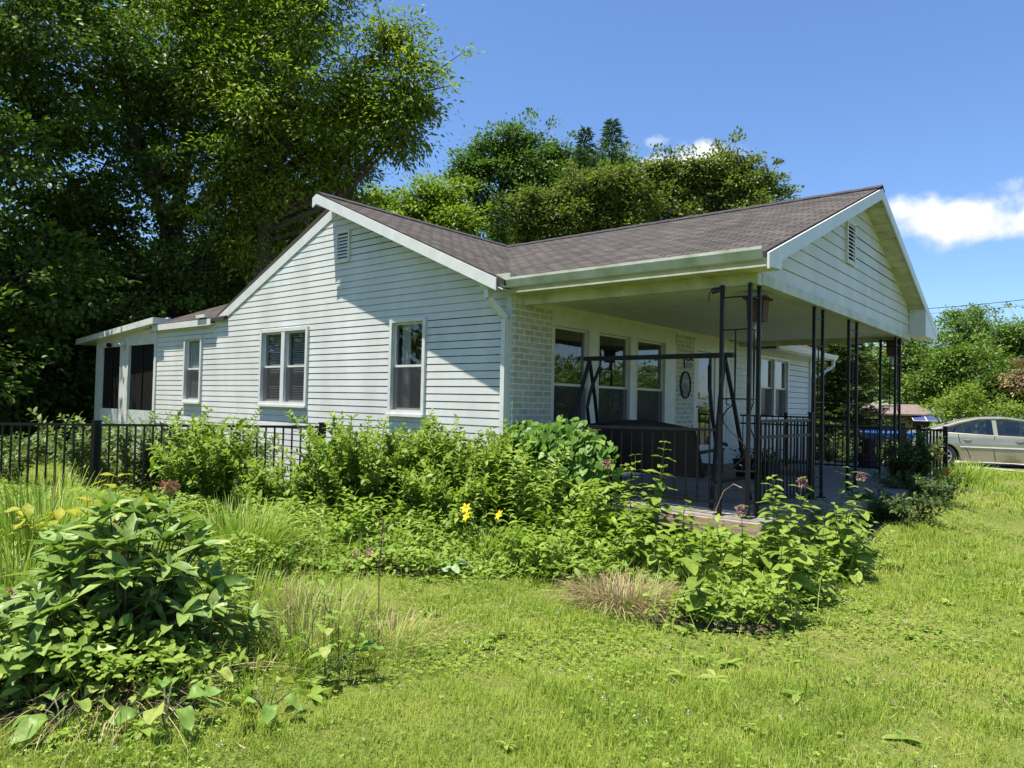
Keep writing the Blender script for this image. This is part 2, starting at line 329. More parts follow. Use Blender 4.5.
def shingle(name, c0, c1, c2):
    m, nt, b = mat(name); uv = N(nt, 'ShaderNodeUVMap', uv_map='uv')
    wob = N(nt, 'ShaderNodeTexNoise'); wob.inputs['Scale'].default_value = 1.3; nt.links.new(uv.outputs[0], wob.inputs['Vector'])
    va = N(nt, 'ShaderNodeVectorMath', operation='MULTIPLY_ADD'); nt.links.new(wob.outputs['Color'], va.inputs[0]); va.inputs[1].default_value = (0.03, 0.05, 0); nt.links.new(uv.outputs[0], va.inputs[2])
    br = N(nt, 'ShaderNodeTexBrick'); nt.links.new(va.outputs[0], br.inputs['Vector'])
    br.inputs['Scale'].default_value = 1.0; br.inputs['Brick Width'].default_value = 0.22; br.inputs['Row Height'].default_value = 0.125; br.inputs['Mortar Size'].default_value = 0.012; br.inputs['Mortar Smooth'].default_value = 0.4
    br.offset = 0.5; br.inputs['Color1'].default_value = (*c0, 1); br.inputs['Color2'].default_value = (*c1, 1); br.inputs['Mortar'].default_value = (*c2, 1)
    n = noise(nt, 1.2, 5, 0.65, uv.outputs[0]); n2 = noise(nt, 60, 2, 0.5, uv.outputs[0])
    mx = N(nt, 'ShaderNodeMix', data_type='RGBA', blend_type='OVERLAY'); mx.inputs['Factor'].default_value = 0.75
    nt.links.new(br.outputs['Color'], mx.inputs['A']); nt.links.new(ramp(nt, math_node(nt, 'ADD', math_node(nt, 'MULTIPLY', n, 0.6), math_node(nt, 'MULTIPLY', n2, 0.4)), ((0.3, (0.22,)*3), (0.7, (0.75,)*3))), mx.inputs['B'])
    nt.links.new(mx.outputs['Result'], b.inputs['Base Color']); b.inputs['Roughness'].default_value = 0.9; b.inputs['Specular IOR Level'].default_value = 0.25
    # each course ramps up towards its lower edge
    sp = N(nt, 'ShaderNodeSeparateXYZ'); nt.links.new(va.outputs[0], sp.inputs[0])
    saw = math_node(nt, 'FRACT', math_node(nt, 'DIVIDE', sp.outputs[1], 0.125))
    bump(nt, b, math_node(nt, 'ADD', math_node(nt, 'ADD', math_node(nt, 'MULTIPLY', saw, -0.8), math_node(nt, 'MULTIPLY', br.outputs['Fac'], -0.6)), math_node(nt, 'MULTIPLY', n2, 0.5)), 1.0, 0.012)
    return m
M['shingle'] = shingle('roof_shingle', (0.044, 0.037, 0.032), (0.086, 0.073, 0.063), (0.013, 0.011, 0.010))

# foliage
G = lambda r, g, b: (r, g, b)
L = {}
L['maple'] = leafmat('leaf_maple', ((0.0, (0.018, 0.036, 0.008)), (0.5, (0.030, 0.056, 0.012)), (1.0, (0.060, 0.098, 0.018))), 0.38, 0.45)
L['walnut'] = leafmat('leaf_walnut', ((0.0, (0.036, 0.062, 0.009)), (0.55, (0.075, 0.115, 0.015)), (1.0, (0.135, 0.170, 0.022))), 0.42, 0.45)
L['bright'] = leafmat('leaf_bright', ((0.0, (0.055, 0.090, 0.014)), (0.5, (0.088, 0.132, 0.022)), (1.0, (0.13, 0.165, 0.03))), 0.4)
L['mid'] = leafmat('leaf_mid', ((0.0, (0.026, 0.052, 0.011)), (0.5, (0.044, 0.082, 0.018)), (1.0, (0.074, 0.118, 0.027))), 0.33)
L['olive'] = leafmat('leaf_olive', ((0.0, (0.034, 0.054, 0.013)), (0.5, (0.062, 0.088, 0.022)), (1.0, (0.108, 0.122, 0.034))), 0.33)
L['conifer'] = leafmat('needles_blue', ((0.0, (0.020, 0.040, 0.022)), (0.5, (0.032, 0.060, 0.032)), (1.0, (0.05, 0.085, 0.042))), 0.15)
L['darkcon'] = leafmat('needles_dark', ((0.0, (0.014, 0.030, 0.010)), (0.5, (0.024, 0.048, 0.014)), (1.0, (0.04, 0.07, 0.02))), 0.15)
L['cedar'] = leafmat('cedar_sprays', ((0.0, (0.014, 0.026, 0.008)), (0.6, (0.028, 0.046, 0.012)), (0.9, (0.06, 0.08, 0.016)), (1.0, (0.15, 0.16, 0.025))), 0.2)
L['far'] = leafmat('leaf_far', ((0.0, (0.034, 0.066, 0.016)), (0.5, (0.058, 0.100, 0.022)), (1.0, (0.098, 0.140, 0.032))), 0.3)
L['shrub'] = leafmat('leaf_shrub', ((0.0, (0.050, 0.088, 0.012)), (0.5, (0.086, 0.138, 0.018)), (1.0, (0.135, 0.18, 0.030))), 0.4, 0.42)
L['grey'] = leafmat('leaf_greygreen', ((0.0, (0.045, 0.072, 0.026)), (0.5, (0.070, 0.104, 0.04)), (1.0, (0.105, 0.14, 0.06))), 0.3)
L['vine'] = leafmat('leaf_vine', ((0.0, (0.036, 0.080, 0.012)), (0.5, (0.055, 0.115, 0.018)), (1.0, (0.09, 0.15, 0.03))), 0.33, 0.33, 0.5, mottle=45)
L['peony'] = leafmat('leaf_peony', ((0.0, (0.056, 0.098, 0.028)), (0.6, (0.094, 0.146, 0.043)), (0.965, (0.135, 0.182, 0.064)), (1.0, (0.19, 0.20, 0.04))), 0.28, 0.36, 0.5, mottle=42)
L['dock'] = leafmat('leaf_dock', ((0.0, (0.07, 0.13, 0.03)), (0.8, (0.11, 0.165, 0.045)), (1.0, (0.15, 0.17, 0.05))), 0.35, 0.4, mottle=38)
L['milkweed'] = leafmat('leaf_milkweed', ((0.0, (0.058, 0.096, 0.020)), (0.5, (0.090, 0.136, 0.026)), (1.0, (0.130, 0.172, 0.036))), 0.36, 0.42, mottle=45)
L['blade'] = leafmat('blade_garden', ((0.0, (0.07, 0.115, 0.020)), (0.6, (0.11, 0.165, 0.032)), (0.92, (0.16, 0.20, 0.05)), (1.0, (0.26, 0.22, 0.10))), 0.35, 0.4)
L['straw'] = leafmat('dry_straw', ((0.0, (0.22, 0.16, 0.08)), (0.6, (0.34, 0.26, 0.14)), (1.0, (0.44, 0.36, 0.21))), 0.2, 0.7, 0.2, (1, 1, 0.8))
L['weed'] = leafmat('leaf_weed', ((0.0, (0.058, 0.098, 0.018)), (0.5, (0.098, 0.150, 0.030)), (0.85, (0.145, 0.188, 0.05)), (1.0, (0.19, 0.19, 0.075))), 0.38, 0.45, patch=(1.2, 0.45))
L['lawn'] = leafmat('lawn_blade', ((0.0, (0.060, 0.096, 0.018)), (0.38, (0.100, 0.147, 0.026)), (0.62, (0.130, 0.174, 0.031)), (0.80, (0.160, 0.184, 0.042)), (0.93, (0.18, 0.165, 0.08)), (1.0, (0.2, 0.17, 0.09))), 0.36, 0.5, 0.25, patch=(1.4, 0.6))
L['clover'] = leafmat('clover_leaf', ((0.0, (0.065, 0.110, 0.016)), (1.0, (0.125, 0.178, 0.032))), 0.3, 0.5)
L['yellow'] = leafmat('leaf_yellow', ((0.0, (0.08, 0.11, 0.014)), (0.6, (0.14, 0.15, 0.018)), (1.0, (0.21, 0.185, 0.022))), 0.35)
L['white'] = leafmat('petal_white', ((0.0, (0.50, 0.50, 0.42)), (1.0, (0.68, 0.66, 0.6))), 0.2)
L['pink'] = leafmat('petal_pink', ((0.0, (0.34, 0.15, 0.16)), (1.0, (0.52, 0.28, 0.28))), 0.2, tc_=(1, 1, 1))
L['lily'] = leafmat('petal_lily', ((0.0, (0.66, 0.46, 0.015)), (1.0, (0.78, 0.60, 0.03))), 0.3, tc_=(1, 1, 1))
L['orange'] = leafmat('petal_orange', ((0.0, (0.45, 0.19, 0.03)), (1.0, (0.55, 0.30, 0.07))), 0.3, tc_=(1, 1, 1))
L['dark'] = leafmat('leaf_darkshrub', ((0.0, (0.016, 0.034, 0.010)), (0.7, (0.032, 0.058, 0.016)), (1.0, (0.075, 0.075, 0.03))), 0.25)
L['rust'] = leafmat('spent_flower', ((0.0, (0.24, 0.10, 0.06)), (1.0, (0.42, 0.22, 0.14))), 0.2, tc_=(1, 1, 1))
L['cabbage'] = leafmat('leaf_cabbage', ((0.0, (0.075, 0.125, 0.075)), (1.0, (0.12, 0.18, 0.11))), 0.2, 0.4)
L['tan'] = leafmat('leaf_tan', ((0.0, (0.09, 0.065, 0.045)), (1.0, (0.17, 0.13, 0.09))), 0.2)

# ------------------------------------------------------------------ terrain
def sstep(a, b, x): t = np.clip((np.asarray(x, float)-a)/(b-a), 0, 1); return t*t*(3-2*t)
def ground_h(x, y):
    x = np.asarray(x, float); y = np.asarray(y, float)
    h = -0.62+0.22*sstep(1.0, 10.0, y)*sstep(0.5, 3.0, x)
    h += 0.20*sstep(1.5, 0.3, np.abs(x-3.5))*sstep(0.6, 2.6, y)*(1-sstep(7.0, 10.0, y))-0.16*sstep(10.5, 15.5, y)*sstep(0, 1.5, x)
    h += 0.018*np.sin(x*1.9+0.7)*np.sin(y*1.7+1.1)+0.010*np.sin(x*4.1-y*3.3)+0.007*np.sin(x*9.7+y*5.1)*np.sin(y*11.3-x*3.7)
    r = np.hypot(x, y)
    h -= 0.75*sstep(18, 60, r)
    return h
def gz(x, y): return float(ground_h(x, y))
def big_ground():
    t = np.linspace(-1, 1, 181); a = np.sign(t)*(np.abs(t)*9+np.abs(t)**4*700)
    xs = a+1.0; ys = a+0.0
    X, Y = np.meshgrid(xs, ys, indexing='ij'); Z = ground_h(X, Y); n = len(xs)
    v = np.stack([X, Y, Z], -1).reshape(-1, 3)
    i = np.arange(n-1)[:, None]*n+np.arange(n-1)[None]
    f = np.stack([i, i+n, i+n+1, i+1], -1).reshape(-1, 4)
    me = bpy.data.meshes.new('ground'); me.from_pydata(v.tolist(), [], f.tolist())
    m, nt, b = mat('ground_turf')
    n1 = noise(nt, 0.9, 4, 0.6); n2 = noise(nt, 28, 4, 0.7)
    f_ = math_node(nt, 'ADD', math_node(nt, 'MULTIPLY', n1, 0.5), math_node(nt, 'MULTIPLY', n2, 0.5))
    nt.links.new(ramp(nt, f_, ((0.32, (0.07, 0.095, 0.02)), (0.5, (0.13, 0.155, 0.032)), (0.62, (0.18, 0.175, 0.05)), (0.75, (0.23, 0.19, 0.09)))), b.inputs['Base Color'])
    b.inputs['Roughness'].default_value = 0.95; b.inputs['Specular IOR Level'].default_value = 0.15
    bump(nt, b, n2, 0.8, 0.04)
    return tag(link('ground', me, m), kind='structure')
big_ground()
def draped(name, poly, lift, m, step=0.25):
    """sheet that follows the ground inside a polygon"""
    bm = bmesh.new(); vs = [bm.verts.new((p[0], p[1], 0)) for p in poly]; bm.faces.new(vs)
    xs = [p[0] for p in poly]; ys = [p[1] for p in poly]
    for k in np.arange(min(xs)+step, max(xs), step): bmesh.ops.bisect_plane(bm, geom=bm.verts[:]+bm.edges[:]+bm.faces[:], plane_co=(k, 0, 0), plane_no=(1, 0, 0))
    for k in np.arange(min(ys)+step, max(ys), step): bmesh.ops.bisect_plane(bm, geom=bm.verts[:]+bm.edges[:]+bm.faces[:], plane_co=(0, k, 0), plane_no=(0, 1, 0))
    bmesh.ops.triangulate(bm, faces=bm.faces)
    for v in bm.verts: v.co.z = gz(v.co.x, v.co.y)+lift
    bmesh.ops.recalc_face_normals(bm, faces=bm.faces)
    me = bpy.data.meshes.new(name); bm.to_mesh(me); bm.free(); return tag(link(name, me, m), kind='structure')
def inside(poly, x, y):
    x = np.asarray(x); y = np.asarray(y); r = np.zeros(x.shape, bool); n = len(poly)
    for i in range(n):
        (x0, y0), (x1, y1) = poly[i], poly[(i+1) % n]
        c = ((y0 > y) != (y1 > y)) & (x < (x1-x0)*(y-y0)/(y1-y0+1e-12)+x0); r ^= c
    return r
BED = [(-8, -6.6), (1.3, -6.4), (2.35, -5.1), (1.6, -4.4), (0.55, -3.95), (0.3, -3.3), (0.75, -2.75), (1.3, -2.45), (1.8, -1.95), (2.3, -1.9), (2.9, -2.2), (3.45, -2.25), (3.95, -1.85), (3.95, -0.3), (3.75, 1.0),
       (3.3, 1.2), (3.1, -0.05), (0, -0.06), (-2, -0.25), (-8, -5.2)]
MULCH = [(3.74, 1.0), (3.72, 3.0), (3.78, 5.2), (3.9, 6.6), (3.5, 7.6), (3.3, 7.0), (3.55, 4.0), (3.3, 1.2)]
draped('garden_bed', BED, 0.012, M['soil'])
draped('mulch_bed', MULCH, 0.014, M['mulch'])
DRIVE = [(-6, 13.6), (1.2, 14.9), (4.0, 15.5), (9, 16.0), (18, 17.5), (18, 23), (-6, 19.5)]
draped('driveway', DRIVE, 0.010, M['gravel'], 0.8)

# ------------------------------------------------------------------ house
FLOOR = -0.16
house = empty('house', (-3.7, 5.8, -0.6), 'white sided one storey house with brown shingle roof and covered front porch', 'house')
RX, RZ, RS_ = -3.7, 4.12, 0.4427       # main ridge
PY, PZ, PS_ = 4.1, 4.08, 0.386         # porch ridge
H_LEN = 11.6
def zmain(x): return RZ-RS_*abs(x-RX)
def zporch(y): return PZ-PS_*abs(y-PY)

def siding(name, plane, a0, a1, z0, topf, exposure, openings, m, outward, depth=0.006, gap=0.011, parent=house):
    """lap siding as real slanted courses. plane(u, w, z) -> xyz, topf(u) top edge, openings = (u0, u1, z0, z1)"""
    mb = MB(); us = np.linspace(a0, a1, 160); zt = max(topf(u) for u in us)
    n = int(math.ceil((zt-z0)/exposure))
    for i in range(n):
        c0 = z0+i*exposure; c1 = c0+exposure
        cuts = sorted({c0, c1, *[z for o in openings for z in (o[2], o[3]) if c0 < z < c1]})
        for za, zb in zip(cuts[:-1], cuts[1:]):
            zm = 0.5*(za+zb)
            # solid spans of u at this height
            def lim(z):
                ok = [u for u in us if topf(u) >= z]
                if not ok: return None
                lo, hi = ok[0], ok[-1]
                return lo, hi
            l0 = lim(za+1e-4); 
            if l0 is None: continue
            l1 = lim(zb-1e-4) or ((l0[0]+l0[1])/2,)*2
            spans = [(l0[0], l0[1], l1[0], l1[1])]
            for o in openings:
                if o[2] < zm < o[3]:
                    ns = []
                    for s in spans:
                        if o[0] > s[0] and o[1] < s[1]: ns += [(s[0], o[0], s[2], o[0]), (o[1], s[1], o[1], s[3])]
                        elif o[1] <= s[0] or o[0] >= s[1]: ns.append(s)
                        elif o[0] <= s[0] and o[1] < s[1]: ns.append((o[1], s[1], o[1], s[3]))
                        elif o[0] > s[0]: ns.append((s[0], o[0], s[2], o[0]))
                    spans = ns
            w = lambda z: depth*(1-(z-c0)/exposure)+0.002
            for s in spans:
                if za == c0:
                    # shadow gap under the lap, then the butt edge
                    g = min(gap, zb-za-0.001); zc = za+g
                    mb.poly([plane(s[0], -0.014, za), plane(s[1], -0.014, za), plane(s[1], -0.014, zc), plane(s[0], -0.014, zc)]); mb.poly([plane(s[0], -0.014, zc), plane(s[1], -0.014, zc), plane(s[1], w(zc), zc), plane(s[0], w(zc), zc)])
                    mb.poly([plane(s[0], -0.014, za), plane(s[1], -0.014, za), plane(s[1], w(zb)*0+0.002, za), plane(s[0], 0.002, za)]); za = zc
                mb.poly([plane(s[0], w(za), za), plane(s[1], w(za), za), plane(s[3], w(zb), zb), plane(s[2], w(zb), zb)])
    return mb.build(name, m, parent)
def PG(u, w, z): return (u, -w, z)            # gable wall, faces -Y
def PF(u, w, z): return (w, u, z)             # front wall, faces +X
def PE(u, w, z): return (3.03+w, u, z)        # porch gable, faces +X

def pbox(mb, P, u0, u1, w0, w1, z0, z1):
    return mb.hexa([P(u0, w0, z0), P(u1, w0, z0), P(u1, w1, z0), P(u0, w1, z0), P(u0, w0, z1), P(u1, w0, z1), P(u1, w1, z1), P(u0, w1, z1)])
def window(P, u0, u1, z0, z1, casing=0.055, units=1, blind=None, screen=True, split=0.5, sill=True, mull=0.07, label=None, casing_proud=0.045):
    fr = MB(); c = casing
    pbox(fr, P, u0-c, u0, -0.09, casing_proud, z0-c, z1+c); pbox(fr, P, u1, u1+c, -0.09, casing_proud, z0-c, z1+c)
    pbox(fr, P, u0, u1, -0.09, casing_proud-0.002, z1, z1+c)
    pbox(fr, P, u0, u1, -0.09, casing_proud-0.004, z0-c, z0)
    uw = (u1-u0-mull*(units-1))/units
    for k in range(1, units):
        a = u0+k*uw+(k-1)*mull; pbox(fr, P, a, a+mull, -0.09, casing_proud-0.006, z0, z1)
    w = fr.build('window', M['trim'], house)
    if label: w['label'] = label
    if sill:
        pbox(MB(), P, u0-c-0.01, u1+c+0.01, 0.0, casing_proud+0.03, z0-c-0.035, z0-c-0.002)
        s = MB(); pbox(s, P, u0-c-0.01, u1+c+0.01, 0.0, casing_proud+0.03, z0-c-0.035, z0-c-0.002); s.build('sill', M['trim'], w)
    for k in range(units):
        a = u0+k*(uw+mull); b = a+uw; zm = z0+(z1-z0)*split; t = 0.032
        for (za, zb, off) in ((zm-0.012, z1, -0.02), (z0, zm+0.012, -0.05)):
            s = MB(); o0, o1 = off-0.025, off
            pbox(s, P, a, a+t, o0, o1, za, zb); pbox(s, P, b-t, b, o0, o1, za, zb); pbox(s, P, a+t, b-t, o0, o1-0.001, zb-t, zb); pbox(s, P, a+t, b-t, o0, o1-0.001, za, za+t)
            sa = s.build('sash', M['trim'], w)
            g = MB(); g.poly([P(a+t, off-0.012, za+t), P(b-t, off-0.012, za+t), P(b-t, off-0.012, zb-t), P(a+t, off-0.012, zb-t)]); g.build('pane', M['glass'], w)
        if screen:
            g = MB(); g.poly([P(a+0.005, -0.012, z0+0.004), P(b-0.005, -0.012, z0+0.004), P(b-0.005, -0.012, zm-0.014), P(a+0.005, -0.012, zm-0.014)]); g.build('screen', M['mesh'], w)
        if blind == 'slats':
            s = MB()
            for z in np.arange(z0+0.02, z1-0.02, 0.042):
                s.slab([P(a+0.03, -0.125, z+0.016), P(b-0.03, -0.125, z+0.016), P(b-0.03, -0.105, z-0.014), P(a+0.03, -0.105, z-0.014)], 0.002)
            s.build('blind', M['blind'], w)
        if blind == 'curtain':
            s = MB(); n = 24; pts = [(a+(b-a)*i/n, -0.088+0.010*math.sin(i*1.9)) for i in range(n+1)]
            for i in range(n): s.poly([P(*pts[i], z0), P(*pts[i+1], z0), P(*pts[i+1], z1), P(*pts[i], z1)])
            s.build('curtain', M['curtain'], w)
        if blind == 'drape':
            s = MB(); n = 8; pts = [(a+0.02+0.17*i/n, -0.15+0.015*math.sin(i*2.1)) for i in range(n+1)]
            for i in range(n): s.poly([P(*pts[i], z0), P(*pts[i+1], z0), P(*pts[i+1], z1), P(*pts[i], z1)])
            s.build('curtain', M['curtain'], w)
        d = MB(); pbox(d, P, a-0.05, b+0.05, -0.75, -0.74, z0-0.1, z1+0.1); d.build('unlit_room_panel', M['black'], w)  # near-black panel painted to stand in for the unlit room
    return w

# windows of the gable wall
WIN = [(-2.25, -1.60, 0.79, 2.05), (-5.74, -4.41, 0.86, 2.06), (-8.60, -7.98, 0.86, 2.06)]
op = [(a-0.05, b+0.05, c-0.05, d+0.05) for a, b, c, d in WIN]
op.append((-3.66, -3.32, 3.07, 3.57))
def top_gable(u):
    return zmain(u)-0.13 if u >= -7.4 else -1e9
siding('wall', PG, -7.4, 0.0, -0.5, top_gable, 0.1016, op, M['siding'], -1)
def top_ext(u): return 2.36
siding('wall', PG, -9.98, -7.4, -0.5, top_ext, 0.1016, op, M['siding'], -1)
window(PG, *WIN[0], blind='drape')
window(PG, *WIN[1], units=2, blind='slats', mull=0.10)
window(PG, *WIN[2], blind='curtain', label='narrow window filled by a pale curtain')
def vent(P, u0, u1, z0, z1):
    fr = MB(); c = 0.035
    pbox(fr, P, u0, u0+c, 0, 0.04, z0, z1); pbox(fr, P, u1-c, u1, 0, 0.04, z0, z1); pbox(fr, P, u0+c, u1-c, 0, 0.038, z1-c, z1); pbox(fr, P, u0+c, u1-c, 0, 0.038, z0, z0+c)
    v = fr.build('gable_vent', M['louver'], house)
    s = MB()
    for z in np.arange(z0+c+0.01, z1-c-0.01, 0.052):
        s.slab([P(u0+c, 0.005, z+0.036), P(u1-c, 0.005, z+0.036), P(u1-c, 0.036, z+0.004), P(u0+c, 0.036, z+0.004)], 0.014)
    s.build('louver', M['louver'], v)
    d = MB(); pbox(d, P, u0, u1, -0.05, -0.04, z0, z1); d.build('vent_backing', M['black'], v)
vent(PG, -3.66, -3.32, 3.07, 3.57)
# foundation, floor, closing walls
f = MB(); f.box(-9.96, -0.02, 0.02, H_LEN-0.02, -1.2, -0.45); f.build('foundation', M['block'], house)
f = MB(); f.box(-9.95, -0.06, 0.06, H_LEN-0.06, -0.25, -0.2); f.build('floor', M['black'], house)
w = MB(); w.box(-9.98, -7.4, H_LEN-0.05, H_LEN, -0.5, 2.4); w.poly([(-7.4, H_LEN, -0.5), (0, H_LEN, -0.5), (0, H_LEN, 2.4), (RX, H_LEN, 4.0), (-7.4, H_LEN, 2.4)])
w.poly([(-9.98, 0, -0.5), (-9.98, H_LEN, -0.5), (-9.98, H_LEN, 2.4), (-9.98, 3.8, 3.6), (-9.98, 0, 2.4)]); w.build('wall', M['siding'], house)

# front wall: siding beyond the porch, brick piers, triple window, door
FW = [(8.27, 9.93, 0.74, 2.02)]
siding('wall', PF, 6.56, H_LEN, -0.5, lambda u: 2.28, 0.13, [(a-0.05, b+0.05, c-0.05, d+0.05) for a, b, c, d in FW], M['siding'], 1)
window(PF, *FW[0], units=2, mull=0.09)
def brick(u0, u1, z0, z1, side=False):
    b = MB(); x = 0.035
    b.poly([(x, u0, z0), (x, u1, z0), (x, u1, z1), (x, u0, z1)], [(u0, z0), (u1, z0), (u1, z1), (u0, z1)])
    b.poly([(-0.01, u0, z0), (x, u0, z0), (x, u0, z1), (-0.01, u0, z1)], [(u0-x, z0), (u0, z0), (u0, z1), (u0-x, z1)])
    b.poly([(-0.01, u1, z0), (x, u1, z0), (x, u1, z1), (-0.01, u1, z1)], [(u1+x, z0), (u1, z0), (u1, z1), (u1+x, z1)])
    return b.build('brick_pier', M['brick'], house)
brick(-0.012, 0.79, -0.6, 2.2); brick(4.38, 5.07, -0.3, 2.2)
t = MB(); pbox(t, PF, 0.0, 6.56, -0.06, 0.02, 2.02, 2.34); pbox(t, PF, 0.0, 6.56, 0.02, 0.036, 2.19, 2.34); t.build('frieze_board', M['trim'], house)
PW = [(0.83, 1.70), (1.92, 2.85), (3.03, 3.99)]
t = MB(); pbox(t, PF, 0.79, 0.84, -0.06, 0.03, -0.3, 2.02)
for a, b in ((1.70, 1.92), (2.85, 3.03), (3.99, 4.38)): pbox(t, PF, a, b, -0.06, 0.03, -0.3, 2.02)
for a, b in ((0.84, 1.70), (1.92, 2.85), (3.03, 3.99)): pbox(t, PF, a, b, -0.06, 0.025, -0.3, 0.36); pbox(t, PF, a, b, -0.06, 0.025, 1.995, 2.02)
t.build('window_surround', M['trim'], house)
for a, b in PW: window(PF, a+0.02, b-0.02, 0.38, 1.985, casing=0.02, split=0.505, sill=False, casing_proud=0.04)
# door
t = MB(); pbox(t, PF, 5.07, 5.17, -0.06, 0.03, FLOOR, 2.02); pbox(t, PF, 5.98, 6.56, -0.06, 0.03, -0.3, 2.02); pbox(t, PF, 5.17, 5.98, -0.06, 0.028, 1.95, 2.02); t.build('door_frame', M['trim'], house)
d = MB()
for a, b, c, e in ((5.18, 5.29, FLOOR+0.01, 1.94), (5.86, 5.97, FLOOR+0.01, 1.94), (5.29, 5.86, 1.84, 1.94), (5.29, 5.86, FLOOR+0.01, 0.22), (5.29, 5.86, 1.02, 1.07)): pbox(d, PF, a, b, -0.03, 0.01 if a < 5.2 or a > 5.8 else 0.008, c, e)
door = d.build('door', M['trim'], house)
for c, e in ((0.22, 1.02), (1.07, 1.84)):
    g = MB(); g.poly([PF(5.29, -0.01, c), PF(5.86, -0.01, c), PF(5.86, -0.01, e), PF(5.29, -0.01, e)]); g.build('pane', M['glass'], door)
h = MB(); h.tube([PF(5.24, 0.01, 0.93), PF(5.24, 0.05, 0.93)], 0.018, 8); h.tube([PF(5.24, 0.05, 0.93), PF(5.33, 0.055, 0.93)], 0.010, 6); h.build('handle', M['plaquelight'], door)
d = MB(); pbox(d, PF, 5.1, 6.0, -0.3, -0.29, FLOOR, 2.0); d.build('unlit_room_panel', M['black'], door)  # black panel painted as the darkness behind the door glass
c = MB(); c.box(-0.012, 0.042, 6.5, 6.57, -0.3, 2.02); c.build('corner_board', M['trim'], house); c = MB(); c.box(-0.012, 0.045, H_LEN-0.06, H_LEN+0.02, -0.5, 2.28); c.build('corner_board', M['trim'], house)
c = MB(); c.box(-10.0, -9.93, -0.035, 0.03, -0.6, 2.36); c.build('corner_board', M['trim'], house); c = MB(); c.box(-0.085, 0.0, -0.03, 0.03, -0.6, 2.36); c.build('corner_board', M['trim'], house)

# ---- roofs (shingled slabs with uv in metres)
def roof_plane(mb, pts, along, t=0.07):
    pts = [np.array(p, float) for p in pts]; n = np.cross(pts[1]-pts[0], pts[2]-pts[0]); n /= np.linalg.norm(n)
    if n[2] < 0: n = -n
    al = np.array(along, float); al /= np.linalg.norm(al); dn = np.cross(n, al); dn *= 1 if dn[2] > 0 else -1
    mb.poly(pts, [(float(p@al), float(p@dn)) for p in pts])
    low = [p-np.array([0, 0, t]) for p in pts]; mb.poly(low[::-1], [(0, 0)]*len(pts))
    k = len(pts)
    for i in range(k): mb.poly([pts[i], low[i], low[(i+1) % k], pts[(i+1) % k]], [(0.01, 0.06)]*4)
OV = 0.365
VX = RX+(RZ-zporch(-0.22))/RS_          # valley foot on the eave line
VT = RX+(RZ-PZ)/RS_
fx = 0.42
r = MB()
roof_plane(r, [(RX, -OV, RZ), (VX, -OV, zmain(VX)), (VX, -0.22, zmain(VX)), (VT, PY, PZ), (VT, PY+0.01, PZ), (0.10, 8.0, zmain(0.10)), (fx, 8.0, zmain(fx)), (fx, H_LEN+0.35, zmain(fx)), (RX, H_LEN+0.35, RZ)], (0, 1, 0))
roof_plane(r, [(RX, -0.018, RZ), (RX, H_LEN+0.35, RZ), (-7.62, H_LEN+0.35, zmain(-7.62)), (-7.62, -0.018, zmain(-7.62))], (0, 1, 0))
r.build('roof', M['shingle'], house)
r = MB(); PXE = 3.27
roof_plane(r, [(VX, -0.22, zporch(-0.22)), (PXE, -0.22, zporch(-0.22)), (PXE, PY, PZ), (VT, PY, PZ)], (1, 0, 0))
roof_plane(r, [(0.0, 8.3, zporch(8.3)), (VT, PY, PZ), (PXE, PY, PZ), (PXE, 8.3, zporch(8.3))], (1, 0, 0))
r.build('roof', M['shingle'], house)
r = MB(); EY, EZ = 3.8, 3.92; es = (EZ-2.43)/(EY+0.09); ez = lambda y: EZ-es*abs(y-EY)
roof_plane(r, [(-10.12, -0.09, ez(-0.09)), (-7.0, -0.09, ez(-0.09)), (-7.0, EY, EZ), (-10.12, EY, EZ)], (1, 0, 0))
roof_plane(r, [(-10.12, H_LEN, ez(H_LEN)), (-10.12, EY, EZ), (-7.0, EY, EZ), (-7.0, H_LEN, ez(H_LEN))], (1, 0, 0))
r.build('roof', M['shingle'], house)
rc = MB()
def ridge_cap(a, b, s1, side):
    """angled caps over a ridge"""
    a = np.array(a, float); b = np.array(b, float); n = int(np.linalg.norm(b-a)/0.2); sd = np.array(side, float)
    for i in range(n):
        p = a+(b-a)*i/n; q = a+(b-a)*(i+1.15)/n; l = 0.006+0.012*((i % 2)*0.3)
        up = np.array([0, 0, 0.025+l]); dp = np.array([0, 0, -s1*0.14+0.012+l])
        rc.slab([p+sd*0.14+dp, q+sd*0.14+dp, q+up, p+up], 0.012); rc.slab([p-sd*0.14+dp, p+up, q+up, q-sd*0.14+dp], 0.012)
ridge_cap((RX, -OV, RZ), (RX, H_LEN+0.3, RZ), RS_, (1, 0, 0)); ridge_cap((VT, PY, PZ), (PXE, PY, PZ), PS_, (0, 1, 0))
rc.build('ridge_cap', M['ridge'], house)
